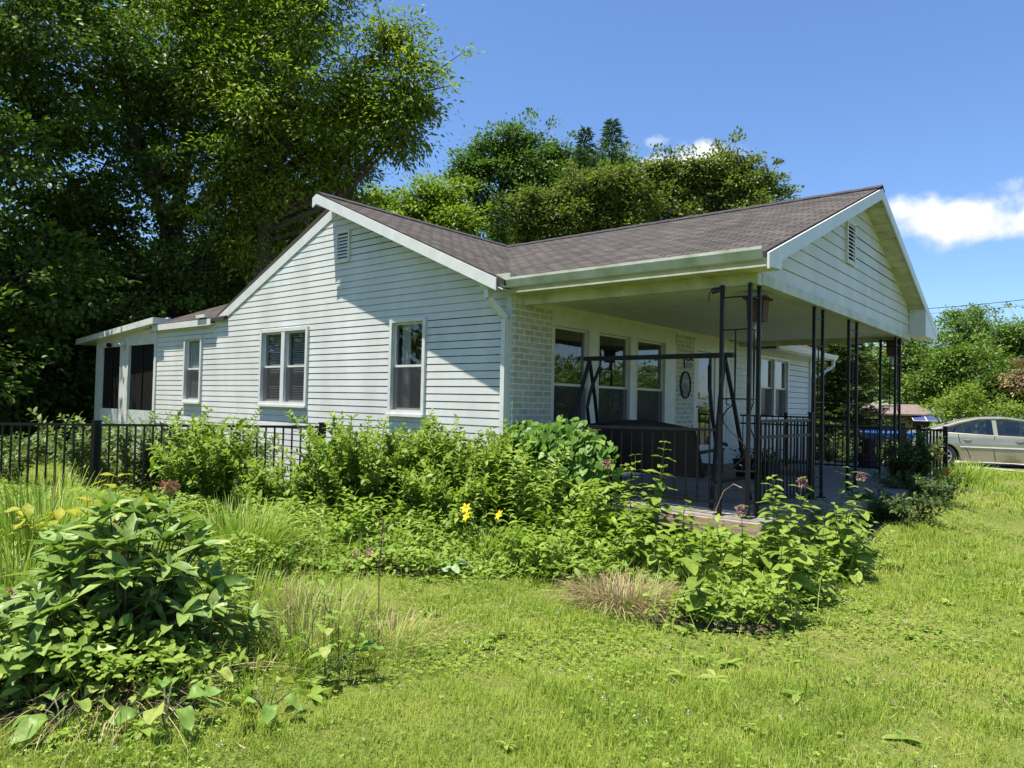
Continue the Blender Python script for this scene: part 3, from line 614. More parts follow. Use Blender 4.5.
# fascias
def board(mb, p, q, h, t, nrm):
    mb = MB()
    """board hanging down h from the line p-q, thickness t towards nrm"""
    p = np.array(p, float); q = np.array(q, float); d = np.array([0, 0, -h]); n = np.array(nrm, float)*t
    mb.hexa([p+d, q+d, q+d+n, p+d+n, p, q, q+n, p+n]); return mb.build('fascia', M['trim'], house)
fb = MB()
e = 0.012
board(fb, (RX-0.1, -OV-e, zmain(RX-0.1)-0.02), (RX, -OV-e, RZ-0.02), 0.15, 0.022, (0, -1, 0)); board(fb, (RX, -OV-e, RZ-0.02), (VX-0.10, -OV-e, zmain(VX-0.10)-0.02), 0.15, 0.022, (0, -1, 0))
board(fb, (RX, -0.006, RZ-0.10), (-7.58, -0.006, zmain(-7.58)-0.05), 0.17, 0.015, (0, -1, 0))
fb.slab([(RX, -OV, RZ-0.12), (VX-0.02, -OV, zmain(VX-0.02)-0.12), (VX-0.02, 0.0, zmain(VX-0.02)-0.12), (RX, 0.0, RZ-0.12)], 0.012)      # soffit of the rake
fb.build('soffit', M['trim'], house); fb = MB()
fb.poly([(RX-0.02, -OV, RZ-0.02), (RX-0.02, 0, RZ-0.02), (RX-0.02, 0, RZ-0.2), (RX-0.02, -OV, RZ-0.2)])
fb.build('ridge_end', M['trim'], house); fb = MB()
board(fb, (-9.98, -0.10, ez(-0.09)-0.02), (-7.45, -0.10, ez(-0.09)-0.02), 0.12, 0.022, (0, -1, 0))
fb.box(-10.1, -7.42, -0.09, 0.0, ez(-0.09)-0.125, ez(-0.09)-0.11)
fb.build('soffit', M['trim'], house); fb = MB()
board(fb, (fx+e, 8.0, zmain(fx)-0.02), (fx+e, H_LEN+0.35, zmain(fx)-0.02), 0.13, 0.022, (1, 0, 0)); fb.box(0.0, fx, 7.9, H_LEN+0.33, zmain(fx)-0.135, zmain(fx)-0.12)
board(fb, (-10.13, -0.09, ez(-0.09)-0.02), (-10.13, EY, EZ-0.02), 0.15, 0.022, (-1, 0, 0))
fb.build('soffit', M['trim'], house)
pf = MB()
for y0, y1 in ((-0.22, PY), (8.3, PY)): board(pf, (PXE+e, y0, zporch(y0)-0.02), (PXE+e, y1, PZ-0.02), 0.15, 0.022, (1, 0, 0))
pf.box(3.04, PXE+0.03, 7.25, 8.28, 2.25, zporch(8.3)-0.08); pf.hexa([(3.04, 7.25, zporch(8.3)-0.08), (PXE+0.03, 7.25, zporch(8.3)-0.08), (PXE+0.03, 8.28, zporch(8.3)-0.08), (3.04, 8.28, zporch(8.3)-0.08), (3.04, 7.25, zporch(7.25)-0.10), (PXE+0.03, 7.25, zporch(7.25)-0.10), (PXE+0.03, 8.28, zporch(8.28)-0.075), (3.04, 8.28, zporch(8.28)-0.075)])
pf.build('eave_return', M['trim'], house)
pf = MB(); pf.hexa([(3.045, -0.20, 2.268), (PXE+0.03, -0.20, 2.268), (PXE+0.03, 0.13, 2.282), (3.045, 0.13, 2.282), (3.045, -0.20, 2.36), (PXE+0.03, -0.20, 2.36), (PXE+0.03, 0.13, 2.47), (3.045, 0.13, 2.47)])
pf.build('eave_return', M['trim'], house)
sf = MB()
for y0, y1 in ((0.12, PY), (7.3, PY)):
    if y0 > 1: sf.build('soffit', M['algae_bounce'], house); sf = MB()
    n = 16
    for i in range(n):
        a = y0+(y1-y0)*i/n; b = y0+(y1-y0)*(i+0.94)/n
        sf.slab([(3.0, a, zporch(a)-0.135), (PXE, a, zporch(a)-0.135), (PXE, b, zporch(b)-0.135), (3.0, b, zporch(b)-0.135)], 0.008)
sf.build('soffit', M['algae_bounce'], house); sf = MB()
n = 30
for i in range(n):                                       # near eave soffit panels
    a = 0.0+3.27*i/n; b = 0.0+3.27*(i+0.93)/n; sf.box(a, b, -0.20, 0.16, 2.285, 2.2995)
sf.box(0, PXE, -0.205, -0.185, 2.27, 2.34); sf.box(0, 3.2, -0.18, 0.16, 2.300, 2.306)
sf.build('soffit', M['algae_bounce'], house)
siding('wall', PE, 0.14, 7.27, 2.29, lambda u: zporch(u)-0.13, 0.152, [(3.28, 3.66, 2.92, 3.48)], M['siding'], 1)
vent(PE, 3.27, 3.67, 2.91, 3.49)
# porch beams, ceiling
b = MB(); b.box(0.04, 3.06, 0.14, 0.26, 2.17, 2.284); b.box(2.95, 3.065, 0.262, 7.18, 2.18, 2.288); b.box(0.04, 3.06, 7.182, 7.28, 2.165, 2.285); b.build('porch_beam', M['algae_bounce'], house)
c = MB(); n = 22
for i in range(n):
    x0 = 0.04+2.91*i/n; x1 = 0.04+2.91*(i+0.965)/n; c.box(x0, x1, 0.265, 7.18, 2.255, 2.268)
c.box(0.04, 2.95, 0.262, 7.181, 2.27, 2.275); c.build('porch_ceiling', M['ceiling'], house)
# gutter + downspouts
def gutter(mb, p, q, out, w=0.11, h=0.11):
    p = np.array(p, float); q = np.array(q, float); o = np.array(out, float); z = np.array([0, 0, 1.])
    prof = [(0, 0), (w*0.7, 0), (w, h*0.75), (w, h), (w-0.008, h), (w-0.008, h*0.75), (w*0.66, 0.008), (0, 0.008)]
    A = [p+o*a+z*b for a, b in prof]; mb.slab(A, 1.0, tuple(q-p))
g = MB(); gutter(g, (-0.27, -0.235, 2.325), (3.275, -0.235, 2.325), (0, -1, 0)); gu = g.build('gutter', M['algae_bounce'], house)
g = MB(); gutter(g, (fx+0.04, 7.9, zmain(fx)-0.13), (fx+0.04, H_LEN+0.4, zmain(fx)-0.13), (1, 0, 0)); g.build('gutter', M['trim'], house)
g = MB(); g.box(-0.05, 0.20, -0.30, -0.18, 2.44, 2.50); g.build('splash_guard', M['algae_bounce'], house)
g = MB(); g.box(-7.95, -7.6, -0.16, -0.05, 2.44, 2.50); g.build('splash_guard', M['trim'], house)
def spout(pts, r=0.034):
    g = MB()
    for p, q in zip(pts[:-1], pts[1:]): g.bar(p, q, 0.088, 0.065)
    return g.build('downspout', M['trim'], house)
spout([(-0.16, -0.29, 2.33), (-0.16, -0.285, 2.22), (-0.05, -0.08, 1.98), (-0.045, -0.072, -0.5)])
spout([(fx+0.08, H_LEN+0.25, 2.18), (fx+0.07, H_LEN+0.25, 2.0), (0.08, H_LEN+0.04, 1.7), (0.08, H_LEN+0.04, -0.3)])
# screened porch at the rear
s = MB()
for a, b in ((-13.22, -12.9), (-11.82, -11.36), (-10.06, -9.985)): pbox(s, PG, a, b, -0.08, 0.02, -0.6, 2.05)
pbox(s, PG, -13.22, -9.985, -0.08, 0.015, 2.03, 2.36); s.build('porch_frame', M['trim'], house)
for a, b in ((-12.9, -11.82), (-11.36, -10.06)):
    s = MB(); pbox(s, PG, a, b, -0.05, -0.04, 0.58, 2.03); pnl = s.build('insect_screen', M['screen'], house)
    s = MB(); m_ = (a+b)/2; pbox(s, PG, m_-0.02, m_+0.02, -0.04, -0.015, 0.58, 2.03); s.build('mullion', M['iron'], pnl)
    s = MB(); n = 14
    for i in range(n):
        u0 = a+(b-a)*i/n; u1 = a+(b-a)*(i+1)/n; um = (u0+u1)/2
        s.poly([PG(u0, -0.03, -0.5), PG(um, 0.005, -0.5), PG(um, 0.005, 0.58), PG(u0, -0.03, 0.58)]); s.poly([PG(um, 0.005, -0.5), PG(u1, -0.03, -0.5), PG(u1, -0.03, 0.58), PG(um, 0.005, 0.58)])
    s.build('kick_panel', M['panroof'], house)
s = MB(); s.poly([(-13.22, 0.0, -0.6), (-13.22, 4.0, -0.6), (-13.22, 4.0, 2.1), (-13.22, 0.0, 2.1)]); s.poly([(-13.22, 4.0, -0.6), (-9.98, 4.0, -0.6), (-9.98, 4.0, 2.3), (-13.22, 4.0, 2.1)]); s.build('wall', M['screen'], house)
s = MB(); n = 12
for i in range(n):
    y0 = -0.22+4.4*i/n; y1 = -0.22+4.4*(i+1)/n
    s.slab([(-14.0, y0, 2.26), (-9.7, y0, 2.56), (-9.7, y1-0.05, 2.56), (-14.0, y1-0.05, 2.26)], 0.13); s.slab([(-14.0, y1-0.05, 2.29), (-9.7, y1-0.05, 2.59), (-9.7, y1, 2.59), (-14.0, y1, 2.29)], 0.12)
s.build('roof', M['panroof'], house)
s = MB(); s.tube([(-12.3, -0.05, 2.08), (-12.3, -0.13, 2.06)], 0.05, 10); s.build('floodlight', M['iron'], house)
s = MB(); s.tube([(-11.55, -0.03, 2.10), (-11.55, -0.13, 2.02)], [0.03, 0.07], 10); s.build('floodlight', M['trim'], house)

# porch slab and timber edge
s = MB(); s.slab([(0.03, -0.06, FLOOR), (3.22, -0.06, FLOOR), (3.34, 1.2, FLOOR), (3.64, 3.6, FLOOR), (3.5, 6.9, FLOOR), (2.6, 8.9, FLOOR), (0.03, 8.9, FLOOR)], 0.14); s.slab([(0.05, 0.0, FLOOR-0.141), (3.1, 0.0, FLOOR-0.141), (3.2, 1.2, FLOOR-0.141), (3.5, 3.6, FLOOR-0.141), (3.36, 6.8, FLOOR-0.141), (2.5, 8.8, FLOOR-0.141), (0.05, 8.8, FLOOR-0.141)], 0.55)
s.build('porch_slab', M['concrete'], house)
s = MB(); s.box(2.2, 3.24, -0.155, -0.065, -0.31, -0.165); s.build('timber_edge', M['wood'], house)
s = MB(); s.slab([(0.3, 9.0, -0.30), (2.6, 9.0, -0.30), (3.55, 7.2, -0.30), (3.9, 8.2, -0.32), (2.8, 11.2, -0.36), (0.3, 11.2, -0.36)], 0.2); tag(s.build('path', M['concrete']), kind='structure')
# wrought-iron posts: two or three square tubes joined by rungs and scrolls
def scroll(mb, p0, ax, w, z0, z1):
    """S scroll between two uprights"""
    p0 = np.array(p0, float); ax = np.array(ax, float); pts = []
    for i in range(41):
        t = i/40; s_ = math.sin(2*math.pi*t); zz = z0+(z1-z0)*t
        pts.append(p0+ax*(w/2+w*0.42*s_)+np.array([0, 0, zz]))
    for sgn, end in ((1, 0), (-1, 1)):
        c = pts[0] if end == 0 else pts[-1]; ex = []
        for k in range(14):
            a = k/13*math.pi*1.6; rr = w*0.2*(1-k/18)
            ex.append(c+ax*(sgn*(rr*math.cos(a)-w*0.2))*-1+np.array([0, 0, sgn*-rr*math.sin(a)]))
        mb.tube(ex, 0.006, 4)
    mb.tube(pts, 0.007, 4)
def iron_post(tubes, z1=2.18):
    mb = MB()
    for x, y in tubes: mb.box(x-0.018, x+0.018, y-0.018, y+0.018, FLOOR, z1)
    for x, y in tubes: mb.box(x-0.05, x+0.05, y-0.05, y+0.05, FLOOR, FLOOR+0.012)
    p = mb.build('porch_post', M['iron'], house)
    for (a, b) in zip(tubes[:-1], tubes[1:]):
        a3 = np.array([*a, 0.]); b3 = np.array([*b, 0.]); w = np.linalg.norm(b3-a3); ax = (b3-a3)/w; sc = MB()
        for z in (2.05, 1.72, 1.02, 0.10, 0.30, -0.02): sc.bar(a3+[0, 0, z], b3+[0, 0, z], 0.014)
        m3 = (a3+b3)/2; sc.tube([m3+[0, 0, 1.02], m3+[0, 0, 1.4], m3+[0, 0, 1.72]], [0.007, 0.011, 0.007], 6)
        scroll(sc, a3, ax, w, 0.34, 0.98)
        sc.build('scrollwork', M['iron'], p)
iron_post([(2.71, 0.10), (3.0, 0.10), (3.0, 0.34)])
iron_post([(3.0, 2.12), (3.0, 2.46)]); iron_post([(3.0, 3.62), (3.0, 4.02)])
iron_post([(2.70, 6.75), (3.0, 6.75), (3.0, 6.42)])
# security camera on the corner post
sc = empty('security_camera', (2.62, 0.08, 2.12), 'small black security camera on the nearest porch post', 'camera')
b = MB(); b.tube([(2.68, 0.09, 2.135), (2.65, 0.07, 2.13), (2.61, 0.05, 2.115)], [0.026, 0.032, 0.028], 10); b.build('body', M['blackplastic'], sc)
b = MB(); b.tube([(2.70, 0.10, 2.16), (2.62, 0.06, 2.13)], 0.012, 6); b.build('bracket', M['blackplastic'], sc)
b = MB(); b.tube([(2.60, 0.05, 2.12), (2.585, 0.05, 2.07), (2.595, 0.05, 2.03), (2.59, 0.05, 2.0)], 0.006, 5); b.build('cord', M['blackplastic'], sc)
# ------------------------------------------------------------------ railings and fences
def picket_run(p, q, z0a, z1a, z0b, z1b, spacing, parent, m, pw=0.016, rails=(0.0, 1.0), rail_w=0.028, up=0.0):
    """pickets and rails between p and q (xy); bottom and top heights given at both ends"""
    p = np.array(p, float); q = np.array(q, float); Ln = np.linalg.norm(q-p); n = max(1, int(Ln/spacing))
    for r in rails:
        rl = MB(); rl.bar((*p, z0a+(z1a-z0a)*r), (*q, z0b+(z1b-z0b)*r), rail_w, rail_w*1.1); rl.build('rail', m, parent)
    pk = MB(); t = (q-p)/Ln; s = np.array([-t[1], t[0]])
    for i in range(n+1):
        f = (i+0.5)/(n+1); c = p+(q-p)*f; za = z0a+(z0b-z0a)*f; zb = z1a+(z1b-z1a)*f+up
        k = [c+t*pw/2*a+s*pw/2*b for a, b in ((-1, -1), (1, -1), (1, 1), (-1, 1))]
        pk.hexa([(*v, za-0.03 if up >= 0 else za) for v in k]+[(*v, zb) for v in k])
    return pk.build('picket_panel', m, parent)
def post(parent, x, y, z0, z1, w, m):
    b = MB(); b.box(x-w/2, x+w/2, y-w/2, y+w/2, z0, z1); b.box(x-w/2-0.008, x+w/2+0.008, y-w/2-0.008, y+w/2+0.008, z1, z1+0.018)
    return b.build('post', m, parent)
rl = empty('porch_railing', (1.4, 0.02, FLOOR), 'black iron porch railing partly smothered by the heart leaved vine', 'railing', 'iron railings of the porch')
picket_run((0.06, 0.10), (2.66, 0.10), -0.05, 0.66, -0.03, 0.70, 0.135, rl, M['iron'], 0.014, rails=(0, 1)); 
rl = empty('porch_railing', (3.0, 1.2, FLOOR), 'black iron porch railing between the two nearer porch posts on the gable side', 'railing', 'iron railings of the porch')
picket_run((3.0, 0.38), (3.0, 2.08), -0.03, 0.80, -0.06, 0.80, 0.12, rl, M['iron'], 0.016, rails=(0, 0.80, 1)); post(rl, 3.0, 2.03, FLOOR, 0.88, 0.045, M['iron'])
rl = empty('porch_railing', (0.2, 7.0, FLOOR), 'black iron porch railing in front of the double window beyond the door', 'railing', 'iron railings of the porch')
picket_run((0.1, 7.02), (2.66, 7.02), -0.08, 0.78, -0.08, 0.78, 0.12, rl, M['iron'], 0.016, rails=(0, 0.82, 1)); post(rl, 1.0, 7.02, FLOOR, 0.84, 0.05, M['iron'])

# yard fence on the left
fe = empty('metal_fence', (-5.0, -2.95, -0.6), 'black metal picket fence crossing the left garden beside the white gable wall', 'fence')
FA, FB, FC = np.array([-9.6, -6.75]), np.array([-5.02, -2.93]), np.array([-2.62, -0.92])
for a, b, za, zb in ((FA, FB, 0.44, 0.51), (FB, FC, 0.51, 0.55)):
    picket_run(a, b, gz(*a)+0.08, za, gz(*b)+0.08, zb, 0.125, fe, M['fence'], 0.02, rails=(0, 0.985), rail_w=0.032)
post(fe, *FB, -0.75, 0.54, 0.085, M['fence']); post(fe, *FC, -0.75, 0.58, 0.07, M['fence']); post(fe, *((FA+FB)/2-0.4), -0.75, 0.50, 0.07, M['fence'])
# fences beyond the porch
fe = empty('metal_fence', (1.2, 10.4, -0.4), 'black metal picket fence running from the house corner to the tall gate post', 'fence')
a, b = np.array([0.55, 9.75]), np.array([2.25, 10.9])
picket_run(a, b, -0.28, 0.60, -0.28, 0.58, 0.105, fe, M['fence'], 0.018, rails=(0, 1)); post(fe, *b, -0.5, 0.66, 0.10, M['fence'])
fe = empty('metal_fence', (2.9, 9.0, -0.4), 'black metal picket fence beside the parked silver car', 'fence')
a, b, c = np.array([1.95, 7.9]), np.array([2.98, 8.55]), np.array([3.45, 8.30])
picket_run(a, b, -0.26, 0.62, -0.30, 0.60, 0.095, fe, M['fence'], 0.018, rails=(0, 1)); picket_run(b, c, -0.30, 0.60, -0.34, 0.60, 0.075, fe, M['fence'], 0.026, rails=(0, 1))
for k in (b, c): post(fe, *k, -0.5, 0.66, 0.07, M['fence'])
# maroon cloth on the gate post, blue tub behind the fence
mb = MB(); rs = RS(3)
for i in range(9):
    z = 0.40-i*0.075; w = 0.10+0.012*i+0.03*math.sin(i*1.7)
    mb.tube([(2.20, 8.06, z), (2.20, 8.06, z-0.078)], [w, w+0.02*math.sin(i*2.3)], 14)
tag(mb.build('cloth', M['maroon'], None, True), 'dark maroon cloth hanging in folds behind the far porch post', 'cloth')
tb = empty('plastic_tub', (1.77, 11.67, -0.38), 'low bright blue plastic tub seen through the pickets behind the fence', 'tub')
TX, TY = 1.77, 11.67
mb = MB(); n = 24
mb.tube([(TX, TY, 0.24), (TX, TY, 0.42)], [0.52, 0.58], n); mb.build('basin', M['blue'], tb)
mb = MB(); mb.tube([(TX+0.585*math.cos(a), TY+0.585*math.sin(a), 0.425) for a in np.linspace(0, 2*math.pi, 33)], 0.022, 6); mb.build('rim', M['blue'], tb)
for x, y in ((-0.35, -0.3), (0.35, -0.3), (-0.35, 0.3), (0.35, 0.3)):
    mb = MB(); mb.box(TX+x-0.03, TX+x+0.03, TY+y-0.03, TY+y+0.03, -0.5, 0.24); mb.build('leg', M['fence'], tb)

# ------------------------------------------------------------------ things on the porch
sw = empty('porch_swing', (1.5, 1.0, FLOOR), 'dark brown bench swing hung from a black A frame on the porch', 'swing')
y0 = 0.85
b = MB(); b.bar((0.52, y0, 1.52), (2.52, y0, 1.52), 0.055); b.build('top_beam', M['iron'], sw)
for x, s in ((0.60, 1), (2.42, -1)):
    b = MB()
    for yy in (-0.52, 0.55): b.tube([(x, y0, 1.50), (x-s*0.03, y0+yy*0.35, 1.0), (x-s*0.10, y0+yy, FLOOR+0.02)], 0.025, 8)
    b.bar((x-s*0.08, y0-0.42, 0.12), (x-s*0.08, y0+0.44, 0.12), 0.03); b.build('leg', M['iron'], sw)
    b = MB(); xx = x+s*0.17
    b.tube([(xx, y0, 1.50), (xx, y0-0.02, 1.40)], 0.014, 6); b.tube([(xx, y0-0.02, 1.40), (xx-s*0.05, y0-0.12, 1.15), (xx-s*0.09, y0-0.15, 0.9), (xx-s*0.10, y0-0.05, 0.55), (xx-s*0.10, y0+0.25, 0.50)], 0.022, 7); b.build('hanger', M['iron'], sw)
b = MB(); n = 14
for i in range(n):
    x0, x1 = 0.78+1.42*i/n, 0.78+1.42*(i+1)/n
    h = lambda x: 0.66+0.075*math.sin(math.pi*(x-0.78)/1.42)
    b.hexa([(x0, y0-0.10, 0.16), (x1, y0-0.10, 0.16), (x1, y0-0.05, 0.16), (x0, y0-0.05, 0.16), (x0, y0-0.30, h(x0)), (x1, y0-0.30, h(x1)), (x1, y0-0.26, h(x1)), (x0, y0-0.26, h(x0))])
bk = b.build('backrest', M['brown'], sw)
b = MB(); b.tube([(0.78+1.42*i/n, y0-0.285, 0.665+0.075*math.sin(math.pi*i/n)) for i in range(n+1)], 0.022, 6); b.tube([(0.78, y0-0.285, 0.665), (0.76, y0-0.08, 0.14)], 0.02, 6); b.tube([(2.20, y0-0.285, 0.665), (2.22, y0-0.08, 0.14)], 0.02, 6); b.build('piping', M['iron'], bk)
b = MB(); b.hexa([(0.76, y0-0.10, 0.12), (2.22, y0-0.10, 0.12), (2.22, y0+0.42, 0.18), (0.76, y0+0.42, 0.18), (0.76, y0-0.10, 0.20), (2.22, y0-0.10, 0.20), (2.22, y0+0.42, 0.26), (0.76, y0+0.42, 0.26)]); b.build('seat', M['brown'], sw, bevel=0.02)
for x in (0.74, 2.24):
    b = MB(); b.bar((x, y0-0.22, 0.42), (x, y0+0.40, 0.44), 0.05, 0.03); b.bar((x, y0+0.38, 0.44), (x, y0+0.38, 0.16), 0.03); b.build('armrest', M['iron'], sw)
# carpenter-bee traps
for (x, y, z), lb in (((2.70, 1.08, 2.27), 'wooden bee trap with clear bottle hung behind the nearest corner post'), ((2.86, 6.95, 2.25), 'wooden bee trap with clear bottle hung at the farthest porch post')):
    t = empty('bee_trap', (x, y, z), lb, 'bee trap', 'bee traps under the porch ceiling')
    b = MB(); b.hexa([(x-0.09, y-0.075, z-0.36), (x+0.09, y-0.075, z-0.36), (x+0.09, y+0.075, z-0.36), (x-0.09, y+0.075, z-0.36), (x-0.10, y-0.085, z-0.12), (x+0.10, y-0.085, z-0.12), (x+0.10, y+0.085, z-0.12), (x-0.10, y+0.085, z-0.12)]); b.build('box', M['cedarwood'], t)
    b = MB(); b.slab([(x-0.135, y-0.12, z-0.085), (x+0.135, y-0.12, z-0.085), (x+0.135, y+0.12, z-0.105), (x-0.135, y+0.12, z-0.105)], 0.02); b.build('roof', M['cedarwood'], t)
    b = MB(); b.tube([(x, y, z-0.36), (x, y, z-0.40), (x, y, z-0.44), (x, y, z-0.54), (x, y, z-0.555)], [0.02, 0.022, 0.045, 0.045, 0.02], 12); b.build('bottle', M['plastic'], t, True)
    b = MB(); b.tube([(x, y, z-0.09), (x, y, z)], 0.004, 5); b.build('hook', M['iron'], t)
# plaque and house number on the second brick pier
pl = empty('wall_plaque', (0.04, 4.70, 1.30), 'dark oval cast plaque with raised letters on the brick pier by the door', 'plaque')
def oval(mb, cy, cz, a, b_, x0, x1, n=36):
    mb.slab([(x1, cy+a*math.cos(t), cz+b_*math.sin(t)) for t in np.linspace(0, 2*math.pi, n, endpoint=False)], x1-x0, (-1, 0, 0)); return mb
cy, cz = 4.70, 1.31
oval(b := MB(), cy, cz, 0.20, 0.245, 0.037, 0.052); b.build('plate', M['plaque'], pl)
b = MB(); b.tube([(0.055, cy+0.185*math.cos(t), cz+0.23*math.sin(t)) for t in np.linspace(0, 2*math.pi, 37)], 0.012, 5); b.build('rim', M['iron'], pl)
def text(s, name, loc, size, m, parent, rot):
    cu_ = bpy.data.curves.new(name, 'FONT'); cu_.body = s; cu_.size = size; cu_.extrude = 0.002; cu_.align_x = 'CENTER'; cu_.align_y = 'CENTER'
    tmp = bpy.data.objects.new('tmp', cu_); col.objects.link(tmp); bpy.context.view_layer.update()
    me = bpy.data.meshes.new_from_object(tmp.evaluated_get(bpy.context.evaluated_depsgraph_get())); bpy.data.objects.remove(tmp)
    me.name = name; me.transform(Matrix.Translation(loc) @ rot); return link(name, me, m, parent)
ROTX = Matrix(((0, 0, 1, 0), (1, 0, 0, 0), (0, 1, 0, 0), (0, 0, 0, 1)))
# unreadable relief: short raised bars, a ring at the centre and a leaf spray at the foot
b = MB()
for z, w in ((cz+0.075, 0.11), (cz+0.045, 0.12)): b.box(0.0525, 0.057, cy-w, cy+w, z-0.008, z+0.008)
for y in (-0.08, -0.035, 0.035, 0.08): b.box(0.0525, 0.058, cy+y-0.012, cy+y+0.012, cz-0.055, cz+0.02)
b.tube([(0.055, cy+0.03*math.cos(t), cz-0.02+0.05*math.sin(t)) for t in np.linspace(0, 2*math.pi, 13)], 0.007, 4)
for s in (-1, 1): b.tube([(0.055, cy+s*0.02, cz-0.135), (0.055, cy+s*0.07, cz-0.115), (0.055, cy+s*0.12, cz-0.085)], [0.012, 0.016, 0.004], 5)
b.build('relief', M['plaquelight'], pl)
hn = empty('house_number', (0.04, 4.80, 1.70), 'dark scrolled house number bracket above the oval plaque', 'house number')
b = MB(); b.box(0.037, 0.048, 4.66, 4.96, 1.62, 1.71); b.build('plate', M['plaque'], hn)
b = MB(); b.tube([(0.045, 4.62, 1.74), (0.045, 4.70, 1.78), (0.045, 4.80, 1.74), (0.045, 4.92, 1.79), (0.045, 5.0, 1.75)], 0.01, 5); b.tube([(0.045, 4.66, 1.60), (0.045, 4.64, 1.76)], 0.01, 5); b.build('bracket', M['iron'], hn)
# planter, wire hoop, porch mat
pt = empty('flower_pot', (1.55, 4.2, FLOOR), 'dark square planter with drooping dead plants on the porch floor', 'planter')
b = MB(); b.hexa([(1.27, 4.02, FLOOR), (1.77, 4.02, FLOOR), (1.77, 4.42, FLOOR), (1.27, 4.42, FLOOR), (1.22, 3.97, 0.14), (1.82, 3.97, 0.14), (1.82, 4.47, 0.14), (1.22, 4.47, 0.14)]); b.build('pot', M['blackplastic'], pt, bevel=0.01)
rs = RS(8); n = 160; pos = np.column_stack([rs.uniform(1.2, 1.84, n), rs.uniform(3.95, 4.5, n), rs.uniform(0.10, 0.30, n)])
d = rs.randn(n, 3)*[1, 1, 0.6]+[0, 0, 0.2]; scatter('foliage', T_OVATE, pos, frames(d, np.tile([0, 0, 1.], (n, 1))), rs.uniform(0.06, 0.11, n), L['dark'], pt)
hp = MB()
hp.tube([(3.22+0.0, 2.55, FLOOR), (3.22, 2.55, 0.02), (3.24, 2.60, 0.07), (3.27, 2.68, 0.07), (3.29, 2.73, 0.02), (3.29, 2.73, FLOOR)], 0.006, 5)
tag(hp.build('wire_hoop', M['iron']), 'thin bent wire hoop standing on the concrete slab edge', 'hoop')
mt = MB(); mt.box(0.6, 1.9, 5.0, 5.9, FLOOR, FLOOR+0.012); tag(mt.build('door_mat', M['brown']), 'dark mat lying on the porch floor before the door', 'mat')

